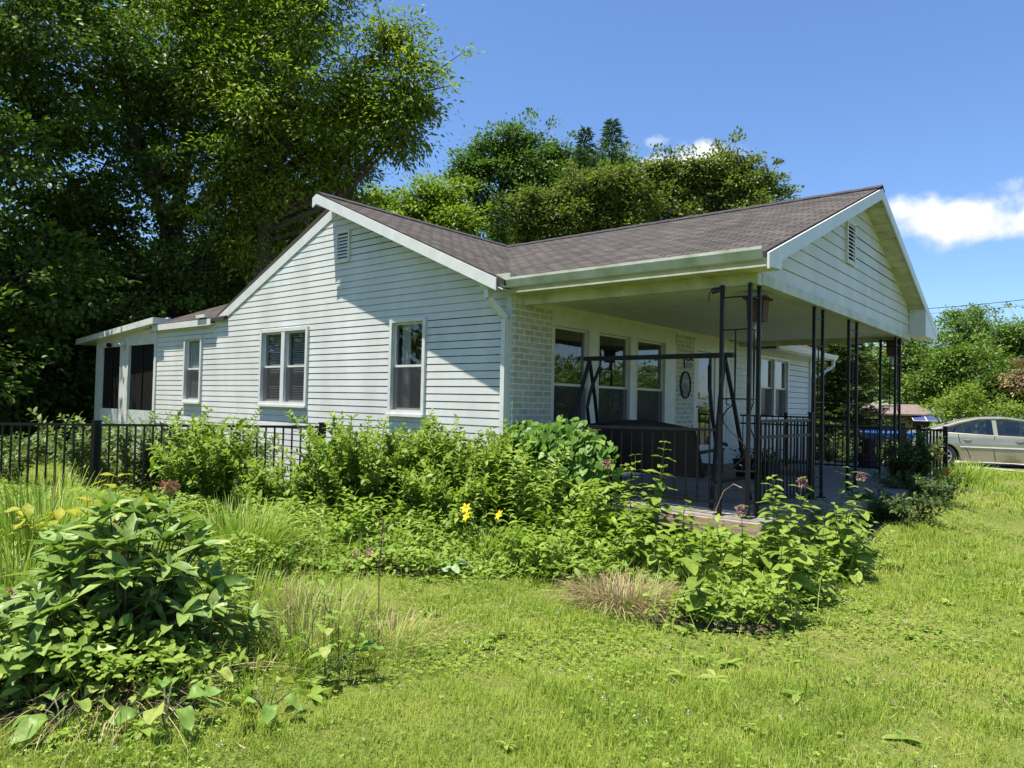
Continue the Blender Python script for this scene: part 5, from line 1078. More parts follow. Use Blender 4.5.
b_ = at(958, 420, 36); tree('garden_bush', 'bright yellow green bush behind the roof of the parked car', 'bush', None, (b_[0], b_[1], -1.2), 0.05, [(q[0]-b_[0], q[1]-b_[1], q[2]+1.2, r, r, r*0.8) for q, r in ((at(960, 402, 36), 0.75), (at(945, 408, 36), 0.65), (at(975, 408, 36), 0.65), (at(968, 396, 36), 0.45), (at(958, 415, 36), 0.9))], 'bright', 170, 36, 0.13, 0.22, 88)
b_ = at(1003, 420, 40); tree('garden_bush', 'small yellow green bush beside the dark round one at right', 'bush', None, (b_[0], b_[1], -1.2), 0.05, [(q[0]-b_[0], q[1]-b_[1], q[2]+1.2, r, r, r*0.8) for q, r in ((at(1008, 412, 40), 0.5), (at(1018, 408, 40), 0.45), (at(1012, 418, 40), 0.7))], 'bright', 80, 30, 0.12, 0.2, 89)
# woods that read as one mass behind everything
def woods():
    rs = RS(90); P = []
    for k in range(2600):
        a = rs.uniform(-1.25, 0.85); d = rs.uniform(92, 130); hmax = 6+5*rs.rand()
        dr = cf+cr*a; dr = dr/np.linalg.norm(dr); c = CAM+dr*d; P.append((c[0], c[1], -1.5+hmax*rs.rand()**0.8))
    P = np.array(P); n = 14; pos = (P[:, None]+rs.randn(len(P), n, 3)*[1.2, 1.2, 0.8]).reshape(-1, 3); m = len(pos)
    o = scatter('distant_woods', T_DIAMOND, pos, frames(rs.randn(m, 3)*[1, 1, 0.6], np.tile([0, 0, 1.], (m, 1))+rs.randn(m, 3)*0.5), rs.uniform(0.8, 1.5, m), L['far'])
    tag(o, kind='stuff')
woods()
# trees across the lawn that the porch windows mirror
for k, (x, y, h) in enumerate(((24, 38, 3.6), (30, 44, 4.2), (27, 54, 4.0), (36, 52, 5), (34, 64, 5), (44, 60, 6), (42, 74, 6), (20, 30, 3.0), (52, 70, 7))):
    tree('lawn_tree', 'green tree mirrored in the porch window panes', 'tree', 'trees across the lawn mirrored in the windows', (x, y, -0.8), 0.25, rlobes(100+k, 9, 3.6, 1.0, h-1, 1.6), 'far', 260, 34, 0.4, 0.6, 100+k)

for k, (x, y, h) in enumerate(((-20, -22, 8), (-27, -18, 9), (-34, -15, 9), (-42, -14, 10), (-14, -27, 8))):  # unseen trees added to darken the pale gable window reflections
    tree('reflection_tree', 'unseen tree added to darken the gable wall window reflections', 'tree', 'unseen trees added to darken the side window reflections', (x, y, -0.8), 0.25, rlobes(120+k, 10, 3.6, 1.0, h, 2.0), 'far', 240, 34, 0.4, 0.6, 120+k)

# ------------------------------------------------------------------ garden plants
def shoots(rs, base, n, r0, h, spread, arch, seg=9, hvar=0.3):
    """curved stems growing from a patch; returns list of polylines"""
    out = []
    for i in range(n):
        a = rs.uniform(0, 2*math.pi); q = r0*math.sqrt(rs.rand()); p = np.array(base)+[q*math.cos(a), q*math.sin(a), 0]
        a2 = a+rs.uniform(-0.7, 0.7); hh = h*rs.uniform(1-hvar, 1+hvar*0.4); s = spread*rs.uniform(0.2, 1.2); t = np.linspace(0, 1, seg)[:, None]
        ar = arch*rs.uniform(0.2, 1.2)
        pts = p+np.array([math.cos(a2), math.sin(a2), 0])*s*(t**1.3)+np.array([0, 0, 1.])*hh*(t-ar*0.45*t**3)
        out.append(pts+np.cumsum(rs.randn(seg, 3)*0.012*h, axis=0)*np.array([1, 1, 0.4]))
    return out
def leaf_along(rs, lines, spacing, t0, ang, droop, size, pair=True, sizefn=None, jitter=0.25):
    pos = []; D = []; U = []; S = []
    for pts in lines:
        sg = np.linalg.norm(np.diff(pts, axis=0), axis=1); cs = np.concatenate([[0], np.cumsum(sg)]); Ln = cs[-1]; m = max(2, int(Ln*(1-t0)/spacing)); az = rs.uniform(0, 6.28)
        for k in range(m+1):
            s = Ln*(t0+(1-t0)*k/m); p = np.array([np.interp(s, cs, pts[:, j]) for j in range(3)]); i = min(len(sg)-1, np.searchsorted(cs, s)-1 if s > 0 else 0); tg = (pts[i+1]-pts[i])/sg[i]
            az += 1.571 if pair else 2.4
            x = np.cross(tg, [0.3, 0.2, 1.]); 
            if np.linalg.norm(x) < 1e-3: x = np.array([1., 0, 0])
            x /= np.linalg.norm(x); y = np.cross(tg, x); f = s/Ln; sc = size*(sizefn(f) if sizefn else 1)*rs.uniform(1-jitter, 1+jitter)
            for q in ((0, math.pi) if pair else (0,)):
                rad = x*math.cos(az+q)+y*math.sin(az+q)
                d = tg*math.cos(ang)+rad*math.sin(ang)+np.array([0, 0, -droop*(1.15-f)])+rs.randn(3)*0.12
                pos.append(p+rad*0.006); D.append(d); U.append(np.array([0, 0, 1.])*0.9+tg*0.4+rs.randn(3)*0.22-rad*0.2); S.append(sc)
    return np.array(pos), np.array(D), np.array(U), np.array(S)
def plant(name, label, cat, group, base, lines, leaf, tmpl, spacing, t0, ang, droop, size, stem_r=0.004, stem_m='stem', pair=True, sizefn=None, seed=0, extra=None):
    rs = RS(seed+500); t = empty(name, base, label, cat, group)
    st = MB()
    for pts in lines: st.tube(pts[::2] if len(pts) > 6 else pts, np.linspace(stem_r, stem_r*0.4, len(pts[::2] if len(pts) > 6 else pts)), 5, cap=False)
    st.build('stem', M[stem_m], t)
    p, D, U, S = leaf_along(rs, lines, spacing, t0, ang, droop, size, pair, sizefn)
    scatter('foliage', tmpl, p, frames(D, U), S, L[leaf], t, np.clip(rs.rand(len(p))*0.8+0.1, 0, 1), smooth=len(tmpl[1]) > 3)
    return t
gS = 'bright shrubs along the gable wall'
def shrub(label, base, n, r0, h, spread, seed, leaf='shrub', size=0.075, arch=0.5, spacing=0.035, group=gS, tmpl=None, name='leafy_shrub', sizefn=None, t0=0.12):
    rs = RS(seed); b = (base[0], base[1], gz(*base)-0.03); ln = shoots(rs, b, n, r0, h, spread, arch)
    # side shoots
    side = []
    for pts in ln:
        for k in range(2):
            i = rs.randint(2, 7); a = rs.uniform(0, 6.28); l_ = h*rs.uniform(0.12, 0.28); t = np.linspace(0, 1, 5)[:, None]
            side.append(pts[i]+np.array([math.cos(a), math.sin(a), 0])*l_*t*0.8+np.array([0, 0, 1.])*l_*(0.8*t-0.3*t*t))
    return plant(name, label, 'shrub', group, b, ln+side, leaf, tmpl or T_OVATE, spacing, t0, 0.95, 0.25, size, 0.006, 'brownstem', True, sizefn, seed)
shrub('tall loose bright shrub growing through the black fence left of the double window', (-2.98, -2.40), 56, 0.26, 1.42, 0.40, 201, size=0.085, spacing=0.045)
shrub('low round bright shrub below the double window', (-1.98, -1.95), 52, 0.28, 0.90, 0.40, 202)
shrub('broad bright shrub between the double window and the single window', (-1.30, -1.25), 110, 0.42, 1.38, 0.62, 203)
shrub('upright bright shrub under the single window', (-0.72, -0.78), 60, 0.24, 1.34, 0.34, 204)
shrub('dense bright shrub against the downspout corner', (-0.18, -0.52), 90, 0.34, 1.28, 0.46, 205)
shrub('small bright shrub in front of the single window shrub', (0.10, -1.05), 60, 0.30, 0.92, 0.42, 206)
shrub('dusty green shrub behind the fence near the screened porch', (-6.1, -2.0), 80, 0.62, 1.28, 0.75, 207, 'grey', 0.095, 0.4, 0.05, None)
shrub('smaller dusty green shrub behind the fence at the gable wall corner', (-4.75, -1.25), 50, 0.5, 1.0, 0.55, 208, 'grey', 0.085, 0.4, 0.05, None)
shrub('dusty green shrub at the left picture edge behind the fence', (-8.2, -3.6), 60, 0.6, 1.0, 0.75, 209, 'grey', 0.09, 0.5, 0.05, None)
shrub('low yellow shrub glimpsed behind the pickets at far left', (-9.0, -4.6), 34, 0.35, 0.52, 0.4, 210, 'yellow', 0.07, 0.6, 0.05, None)
# vine over the railing
def vine():
    rs = RS(211); t = empty('climbing_vine', (0.5, 0.0, -0.5), 'heart leaved vine heaped over the left end of the porch railing', 'vine')
    lob = [(0.30, 0.02, 0.48, 0.40, 0.26, 0.24), (0.85, 0.02, 0.50, 0.42, 0.26, 0.26), (0.62, -0.06, 0.20, 0.60, 0.26, 0.34), (0.20, -0.06, 0.12, 0.34, 0.22, 0.40), (1.18, -0.02, 0.28, 0.26, 0.22, 0.36), (0.7, -0.12, -0.18, 0.55, 0.2, 0.35)]
    pos = []; D = []; U = []
    for cx, cy, cz, rx, ry, rz in lob:
        n = 420; u = unit(n, rs); p = np.array([cx, cy, cz])+u*np.array([rx, ry, rz])*(rs.rand(n, 1)**0.22)*(1+0.1*rs.randn(n, 1)); pos.append(p)
        D.append(np.column_stack([rs.randn(n)*0.5, rs.randn(n)*0.4-0.3, -0.8+0.3*rs.randn(n)])); U.append(u*0.9+np.array([0.1, -0.7, 0.75])+rs.randn(n, 3)*0.3)
    for x, l_ in ((1.35, 0.5), (1.5, 0.7), (1.05, 0.6)):
        n = 14; tt = np.linspace(0, 1, n); pos.append(np.column_stack([x+0.1*np.sin(tt*5), -0.03+0*tt, 0.5-l_*tt])+rs.randn(n, 3)*0.03); D.append(rs.randn(n, 3)*0.4+[0, -0.2, -0.8]); U.append(rs.randn(n, 3)*0.3+[0, -0.8, 0.5])
    st = MB()
    for k in range(26):
        x = rs.uniform(0, 1.3); z = rs.uniform(0.3, 0.7); st.tube([(x+rs.uniform(-0.3, 0.3), 0.05, -0.6), (x+rs.uniform(-0.2, 0.2), rs.uniform(-0.1, 0.12), 0.0), (x, rs.uniform(-0.1, 0.12), z), (x+rs.uniform(-0.3, 0.3), rs.uniform(-0.2, 0.2), z+rs.uniform(-0.2, 0.08))], 0.006, 5)
    st.build('stem', M['brownstem'], t); p = np.concatenate(pos); scatter('foliage', T_HEART, p, frames(np.concatenate(D), np.concatenate(U)), rs.uniform(0.065, 0.125, len(p)), L['vine'], t, rs.rand(len(p)), True)
vine()
# milkweeds: opposite broad leaves on single stems
gM = 'milkweeds along the porch edge'
MW = [((2.10, -0.42), 1.02, 3, 'tallest milkweed clump standing against the porch railing bars', True), ((3.46, -1.95), 0.78, 1, 'single straight milkweed with open pale leaf tip left of the timber edge', False), ((3.50, -1.30), 0.72, 1, 'milkweed standing between two taller ones before the timber edge', True),
      ((3.93, -1.66), 0.58, 1, 'shorter milkweed nearest the lawn casting a round shadow', False), ((3.62, -0.55), 0.80, 3, 'leafy milkweed clump with the dusty pink flower ball', True), ((3.85, 0.15), 0.62, 3, 'broad milkweed clump at the right end of the row', False),
      ((3.55, 1.05), 0.80, 2, 'milkweed leaning out over the corner of the concrete slab', True), ((3.0, -1.30), 0.62, 1, 'milkweed behind the dry grass tuft', False), ((2.62, -1.05), 0.60, 2, 'low milkweed below the seat of the porch swing', False), ((3.80, -0.95), 0.52, 2, 'low bushy milkweed in front of the pink flowered one', False), ((3.3, -0.75), 0.50, 2, 'milkweed in front of the porch corner post', False)]
for k, (b, h, n, lb, fl) in enumerate(MW):
    rs = RS(230+k); bb = (b[0], b[1], gz(*b)-0.02); ln = shoots(rs, bb, n if n == 1 else n*2, 0.02 if n == 1 else 0.18, h*1.16, 0.06 if n == 1 else 0.14, 0.1, 9, 0.25)
    t = plant('milkweed', lb, 'milkweed', gM, bb, ln, 'milkweed', T_BROAD, 0.075, 0.18, 1.25, 0.28, 0.165, 0.006, 'stem', True, lambda f: 0.75+0.55*math.sin(math.pi*min(1, f*0.9+0.1))-0.25*f, 230+k)
    if fl:
        p = ln[0][-1]+np.array([0.01, -0.02, -0.03]); u = unit(90, rs); scatter('flower', T_DIAMOND, p+u*0.032, frames(u, rs.randn(90, 3)), np.full(90, 0.022), L['pink'], t, rs.rand(90))
# upright weeds filling the bed (goldenrod-like)
gW = 'tall weeds in the garden bed'
WD = [((0.95, -0.75), 0.95, 16, 'tall upright weed patch in front of the vine'), ((0.55, -1.35), 0.62, 18, 'weed patch left of the yellow daylilies'), ((1.55, -0.85), 0.70, 18, 'weed patch right of the yellow daylilies'), ((1.75, -0.35), 0.62, 16, 'weed patch below the bare railing pickets'), ((2.15, -1.15), 0.50, 18, 'weed patch between the daylilies and the dry grass'),
      ((-0.55, -1.75), 0.50, 18, 'weed patch below the broad bright shrub'), ((-1.25, -2.35), 0.42, 16, 'weed patch right of the arching grass clump'), ((2.55, -0.40), 0.44, 16, 'weed patch in front of the timber porch edge'), ((3.15, -0.30), 0.34, 14, 'weed patch beside the timber edge end'), ((3.75, 0.70), 0.42, 14, 'weed patch at the slab corner'), ((1.75, -1.60), 0.40, 16, 'low weed patch at the lawn edge before the daylilies'), ((-0.1, -2.1), 0.42, 16, 'weed patch left of the blue green cabbage leaves')]
for k, (b, h, n, lb) in enumerate(WD):
    rs = RS(260+k); bb = (b[0], b[1], gz(*b)-0.02); ln = shoots(rs, bb, int(n*2.1), 0.30, h*1.12, 0.20, 0.25, 8, 0.45)
    plant('tall_weed', lb, 'weed', gW, bb, ln, 'shrub' if k % 3 else 'weed', T_LANCE, 0.028, 0.08, 1.0, 0.2, 0.10, 0.0035, 'stem', False, None, 260+k)
# arching grass clumps
def grass_clump(name, label, base, n, r0, h, reach, seed, leaf='blade', wid=0.010, group=None, droop=0.55):
    rs = RS(seed); b = np.array([base[0], base[1], gz(*base)]); t = empty(name, b, label, 'grass clump', group); mb = MB()
    seg = 7; tv = []; tf = []
    V = np.zeros((n, seg*2, 3)); tt = np.linspace(0, 1, seg)
    for i in range(n):
        a = rs.uniform(0, 6.28); q = r0*math.sqrt(rs.rand()); d = np.array([math.cos(a+rs.uniform(-0.6, 0.6)), math.sin(a+rs.uniform(-0.6, 0.6)), 0]); hh = h*rs.uniform(0.55, 1.15); rc = reach*rs.uniform(0.15, 1.1)
        c = b+[q*math.cos(a), q*math.sin(a), -0.02]+d*(rc*tt**1.6)[:, None]+np.array([0, 0, 1.])*(hh*(tt-droop*rc/reach*0.75*tt**3))[:, None]
        sd = np.cross(d, [0, 0, 1.]); sd = sd*math.cos(rs.uniform(-1, 1))+np.array([0, 0, 0.3])*rs.randn()*0.5; w = wid*rs.uniform(0.6, 1.2)*np.sin(np.pi*(0.12+0.86*tt))**0.7
        V[i, 0::2] = c-sd*w[:, None]/2; V[i, 1::2] = c+sd*w[:, None]/2
    f = [[2*k, 2*k+1, 2*k+3, 2*k+2] for k in range(seg-1)]
    me = bpy.data.meshes.new('blades'); me.from_pydata(V.reshape(-1, 3).tolist(), [], [[j+i*seg*2 for j in q] for i in range(n) for q in f])
    at_ = me.attributes.new('rnd', 'FLOAT', 'POINT'); at_.data.foreach_set('value', np.repeat(rs.rand(n), seg*2).astype(np.float32))
    link('blades', me, L[leaf], t); return t
gG = 'arching green grass clumps'
grass_clump('grass_clump', 'large arching grass clump at the left picture edge', (-0.60, -4.90), 900, 0.42, 1.02, 0.62, 301, group=gG)
grass_clump('grass_clump', 'grass clump behind the large one by the left fence post', (-2.3, -4.3), 420, 0.38, 0.78, 0.55, 302, group=gG)
grass_clump('grass_clump', 'round arching grass clump below the tall loose shrub', (-0.35, -3.40), 900, 0.40, 0.70, 0.50, 303, wid=0.011, group=gG)
grass_clump('grass_clump', 'tall grass clump at the very left near the broad leaved clump', (0.35, -5.35), 620, 0.34, 0.84, 0.55, 304, group=gG)
grass_clump('grass_clump', 'grass clump on the mulch bed near the parked car wheel', (3.68, 8.9), 420, 0.45, 0.50, 0.42, 305, wid=0.014, group=gG)
grass_clump('grass_clump', 'smaller grass clump right of the orange lilies', (3.72, 7.6), 240, 0.30, 0.38, 0.32, 306, wid=0.012, group=gG)
grass_clump('dry_grass', 'tan dry grass tuft at the lawn edge before the milkweeds', (2.84, -1.98), 1100, 0.36, 0.28, 0.34, 307, 'straw', 0.005, droop=0.9)
grass_clump('dry_grass', 'thin dry grass between the weedy lawn edge and the broad leaved clump', (1.75, -4.15), 260, 0.40, 0.42, 0.28, 308, 'straw', 0.004)
grass_clump('dry_grass', 'brown dry stalks collapsed under the broad leaved clump', (1.75, -5.28), 420, 0.50, 0.30, 0.55, 309, 'straw', 0.005, droop=1.0)
gK = 'pale weedy grass at the lawn edge'
for k, (b, n, h, lf, lb) in enumerate((((2.05, -4.28), 380, 0.34, 'blade', 'pale weedy grass around the thin sapling weed'), ((2.35, -4.05), 260, 0.24, 'blade', 'short weedy grass right of the thin sapling'), ((1.60, -3.75), 320, 0.34, 'blade', 'weedy grass behind the dry stalks at the lawn edge'), ((2.15, -4.72), 300, 0.26, 'blade', 'weedy grass in front of the leafy clump right flank'), ((0.95, -4.05), 320, 0.42, 'blade', 'weedy grass between the leafy clump and the arching grasses'), ((2.2, -3.75), 200, 0.2, 'straw', 'bleached low grass in the lawn left of the lone leaf'))):
    grass_clump('weedy_grass', lb, b, n, 0.34, h, 0.2, 311+k, lf, 0.005, gK, 0.4)
# broad-leaved clump in the foreground
def peony(label, base, n, r0, h, spread, seed, size=0.17):
    rs = RS(seed); bb = (base[0], base[1], gz(*base)-0.02); t = empty('broadleaf_clump', bb, label, 'leafy clump', 'broad leaved clumps in the foreground')
    ln = []; st = MB(); tt = np.linspace(0, 1, 9)[:, None]
    for i in range(n):
        f = rs.rand()**0.7; a = rs.uniform(0, 6.28); q = r0*f*0.6; hh = h*(1-0.78*f**2.2)*rs.uniform(0.88, 1.08); sp = spread*(0.15+1.25*f)*rs.uniform(0.8, 1.15); d = np.array([math.cos(a), math.sin(a), 0])
        ln.append(np.array(bb)+d*q+d*sp*tt**1.2+np.array([0, 0, 1.])*hh*(tt-0.12*f*tt**3))
    for pts in ln: st.tube(pts[::2], np.linspace(0.006, 0.004, 5), 5, cap=False)
    st.build('stem', M['brownstem'], t)
    pos = []; D = []; U = []; S = []
    for pts in ln:
        tg = pts[-1]-pts[-2]; tg /= np.linalg.norm(tg); m = rs.randint(6, 9); a0 = rs.uniform(0, 6.28)
        for k in range(m):
            a = a0+k*6.28/m+rs.uniform(-0.2, 0.2); r = np.array([math.cos(a), math.sin(a), 0]); pos.append(pts[-1]+r*0.005); D.append(r*1.0+tg*rs.uniform(0.2, 1.7)+rs.randn(3)*0.15); U.append(np.array([0, 0, 1.])+rs.randn(3)*0.35-r*0.4); S.append(size*rs.uniform(0.55, 1.2))
        for f in (0.85, 0.72, 0.6, 0.48):
            p = pts[int(f*8)]
            for k in range(3):
                a = rs.uniform(0, 6.28); r = np.array([math.cos(a), math.sin(a), 0]); pos.append(p); D.append(r+np.array([0, 0, rs.uniform(-0.3, 0.5)])); U.append(np.array([0, 0, 1.])+rs.randn(3)*0.25); S.append(size*rs.uniform(0.65, 1.05))
    scatter('foliage', lance(0.155, 0.30, 7, 0.012, 0.35), np.array(pos), frames(np.array(D), np.array(U)), np.array(S), L['peony'], t, rs.rand(len(pos)), True)
    for i in range(3):
        pp = ln[i][-1]+np.array([0, 0, 0.02])+unit(26, rs)*0.016; scatter('spent_flower', T_DIAMOND, pp, frames(rs.randn(26, 3), rs.randn(26, 3)), np.full(26, 0.02), L['rust'], t, rs.rand(26))
    return t
peony('large leafy clump with broad pointed leaves in the left foreground', (1.36, -5.06), 78, 0.30, 0.86, 0.36, 321, 0.195)
peony('lower leafy clump at the left picture edge before the grasses', (1.42, -5.60), 34, 0.24, 0.56, 0.34, 322, 0.17)
# dock leaves on the ground
def dock(label, base, n, size, seed, h=0.14, leaf='dock', name='dock_plant', tm=T_DOCK, group='broad dock plants low in the foreground', cat='dock plant'):
    rs = RS(seed); b = np.array([base[0], base[1], gz(*base)]); t = empty(name, b, label, cat, group); a = np.arange(n)*2.4+rs.rand(n); el = rs.uniform(0.25, 1.0, n); st = MB(); pos = []; D = []
    for k in range(n):
        r = np.array([math.cos(a[k]), math.sin(a[k]), 0]); p = b+r*h*0.7*rs.uniform(0.6, 1.2)+np.array([0, 0, h*rs.uniform(0.5, 1.1)]); st.tube([b, b*0.5+p*0.5+np.array([0, 0, h*0.2]), p], 0.004, 5, cap=False); pos.append(p); D.append(r+np.array([0, 0, el[k]-0.35]))
    st.build('stem', M['stem'], t); U = np.tile([0, 0, 1.], (n, 1))+rs.randn(n, 3)*0.25; scatter('foliage', tm, np.array(pos), frames(np.array(D), U), size*rs.uniform(0.7, 1.2, n), L[leaf], t, rs.rand(n), True); return t
dock('dock rosette under the middle of the leafy clump', (2.42, -5.30), 7, 0.17, 331); dock('dock rosette at the bottom picture edge', (2.10, -5.62), 8, 0.16, 332); dock('dock plant alone on the lawn right of the leafy clump', (2.66, -4.92), 7, 0.14, 333); dock('small dock between the leafy clump and the dry stalks', (2.20, -5.05), 4, 0.14, 334, 0.2)
dock('young dock beside the thin sapling weed', (2.45, -4.45), 5, 0.14, 335, 0.22); dock('lone upright leaf in the open lawn', (2.41, -3.78), 2, 0.085, 336, 0.05)
dock('blue green cabbage leaved plant at the lawn edge', (1.28, -2.34), 7, 0.16, 337, 0.12, 'cabbage', 'cabbage_plant', T_DOCK, None, 'cabbage plant'); dock('leafy plant with pink flower balls left of the cabbage plant', (0.50, -2.50), 11, 0.15, 338, 0.22, 'milkweed', 'pink_flower_plant', T_DOCK, None, 'flower plant')
pk = bpy.data.objects['pink_flower_plant']; rs = RS(339); pp = []
for c in ((0.62, -2.66, -0.46), (0.72, -2.60, -0.50), (0.50, -2.72, -0.50), (0.80, -2.52, -0.52)): pp.append(np.array(c)+unit(60, rs)*0.035)
pp = np.concatenate(pp); scatter('flower', T_DIAMOND, pp, frames(rs.randn(len(pp), 3), rs.randn(len(pp), 3)), np.full(len(pp), 0.026), L['pink'], pk, rs.rand(len(pp)))
# daylilies
def daylily(label, base, n, h, flowers, seed, fl='lily', name='daylily', fsize=0.085):
    b = (base[0], base[1], gz(*base)); t = grass_clump(name, label, base, n, 0.16, h, 0.36, seed, wid=0.016); t['category'] = 'daylily'; rs = RS(seed+1)
    for (dx, dy, dz) in flowers:
        p = np.array(b)+[dx, dy, dz]; st = MB(); st.tube([np.array(b)+[dx*0.2, dy*0.2, 0], np.array(b)+[dx*0.6, dy*0.6, dz*0.6], p], 0.004, 5); s_ = st.build('stem', M['stem'], t)
        ax = np.array([rs.randn()*0.4+0.25, rs.randn()*0.3-0.7, 0.55]); ax /= np.linalg.norm(ax); x = np.cross(ax, [0, 0, 1.]); x /= np.linalg.norm(x); y = np.cross(ax, x); D = []; 
        for k in range(6): D.append(ax*0.75+(x*math.cos(k*1.047)+y*math.sin(k*1.047))*0.8)
        scatter('flower', lance(0.26, 0.5, 5), np.tile(p, (6, 1)), frames(np.array(D), np.tile(ax, (6, 1))), np.full(6, fsize), L[fl], s_, rs.rand(6), True)
    return t
daylily('daylily clump with yellow flowers in the middle of the bed', (1.02, -1.62), 130, 0.42, [(-0.16, -0.05, 0.50), (-0.02, -0.18, 0.45), (0.22, 0.02, 0.47)], 341, fsize=0.065)
daylily('orange lilies standing before the parked car wheel', (3.52, 7.05), 60, 0.36, [(0.0, 0.0, 0.55), (0.06, -0.05, 0.50), (-0.05, -0.04, 0.60), (0.03, -0.08, 0.42), (0.10, -0.1, 0.14), (0.12, 0.0, 0.2)], 343, 'orange', 'orange_lily', 0.085)
# yellowing plant and spent reddish flower on the left
rs = RS(351); b = (0.05, -4.80, gz(0.05, -4.80)); ln = shoots(rs, b, 12, 0.14, 0.92, 0.28, 0.4, 9, 0.2)
plant('yellow_leaf_plant', 'plant with yellowing leaves behind the broad leaved clump', 'plant', None, b, ln, 'yellow', T_BROAD, 0.08, 0.5, 1.0, 0.3, 0.14, 0.005, 'stem', True, None, 351)
rs = RS(352); b = (-0.1, -4.15, gz(-0.1, -4.15)); t = empty('spent_lily', b, 'tall stem carrying a withered rust red flower head', 'flower'); st = MB(); st.tube([b, (b[0]+0.02, b[1], b[2]+0.45), (b[0]+0.01, b[1]-0.01, b[2]+0.78)], 0.006, 5); st.build('stem', M['stem'], t)
u = unit(70, rs); scatter('flower', T_DIAMOND, np.array([b[0]+0.01, b[1]-0.01, b[2]+0.80])+u*[0.06, 0.04, 0.02], frames(u+[0, 0, 0.3], rs.randn(70, 3)), rs.uniform(0.03, 0.055, 70), L['rust'], t, rs.rand(70))
# thin sapling weeds on the lawn
for k, (b, h, lb) in enumerate((((2.50, -4.40), 0.62, 'thin sapling weed standing alone in the weedy lawn'), ((2.15, -4.40), 0.42, 'sparse weed left of the thin sapling'), ((2.05, -4.05), 0.40, 'sparse weed behind the thin sapling'), ((1.95, -4.65), 0.5, 'sparse weed against the broad leaved clump'))):
    rs = RS(361+k); bb = (b[0], b[1], gz(*b)); ln = shoots(rs, bb, 4 if k else 3, 0.08, h, 0.12, 0.2, 9, 0.3); plant('sapling_weed', lb, 'weed', 'thin weeds on the lawn edge', bb, ln, 'weed', T_LANCE, 0.05, 0.15, 1.1, 0.2, 0.075, 0.003, 'brownstem', False, None, 361+k)
b = (2.62, -3.9, gz(2.62, -3.9)); t = empty('seed_stalk', (1.62, -3.55, gz(1.62, -3.55)), 'brown seed stalk rising above the lawn left of centre', 'seed stalk'); st = MB(); bx = (1.9, -3.62, gz(1.9, -3.62)); st.tube([bx, (bx[0]-0.01, bx[1], bx[2]+0.4), (bx[0]+0.01, bx[1]+0.01, bx[2]+0.74)], 0.004, 5); st.build('stem', M['brownstem'], t)
n = 60; rs = RS(366); pp = np.array(bx)+np.column_stack([rs.randn(n)*0.012, rs.randn(n)*0.012, rs.uniform(0.42, 0.75, n)]); scatter('seed_head', T_DIAMOND, pp, frames(rs.randn(n, 3)+[0, 0, 1], rs.randn(n, 3)), np.full(n, 0.02), L['tan'], t, rs.rand(n))
# dried stalk rising in front of the railing
st = MB(); st.tube([(2.72, -0.25, -0.55), (2.80, -0.22, -0.1), (2.88, -0.2, 0.12), (2.98, -0.2, 0.20), (3.06, -0.2, 0.17)], [0.005, 0.004, 0.003, 0.003, 0.006], 5); tag(st.build('dry_stalk', M['wood']), 'bent dry straw stalk in front of the porch corner post', 'stalk')
# dark shrub and the bed by the walkway
shrub('dark shrub with reddish new leaves beside the concrete slab corner', (3.38, 5.35), 46, 0.20, 0.95, 0.30, 371, 'dark', 0.075, 0.4, 0.04, None, T_OVATE, 'dark_shrub')
shrub('dark low plant at the curved slab edge beside the milkweeds', (3.78, 2.9), 40, 0.25, 0.42, 0.36, 376, 'dark', 0.06, 0.6, 0.035, None, T_OVATE, 'dark_shrub')
shrub('low dark shrub spilling over the black mulch', (3.72, 4.6), 40, 0.30, 0.48, 0.36, 372, 'dark', 0.06, 0.6, 0.035, None, T_OVATE, 'dark_shrub')
shrub('dark shrub at the foot of the white house corner on the porch end', (0.7, 7.9), 40, 0.25, 0.62, 0.35, 373, 'dark', 0.07, 0.5, 0.04, None, T_OVATE, 'dark_shrub')
shrub('dark leafy shrub behind the second fence near the blue tub', (1.2, 10.9), 60, 0.5, 0.95, 0.5, 374, 'dark', 0.08, 0.5, 0.05, None, T_OVATE, 'dark_shrub')
b = (at(880, 440, 17.5)); 

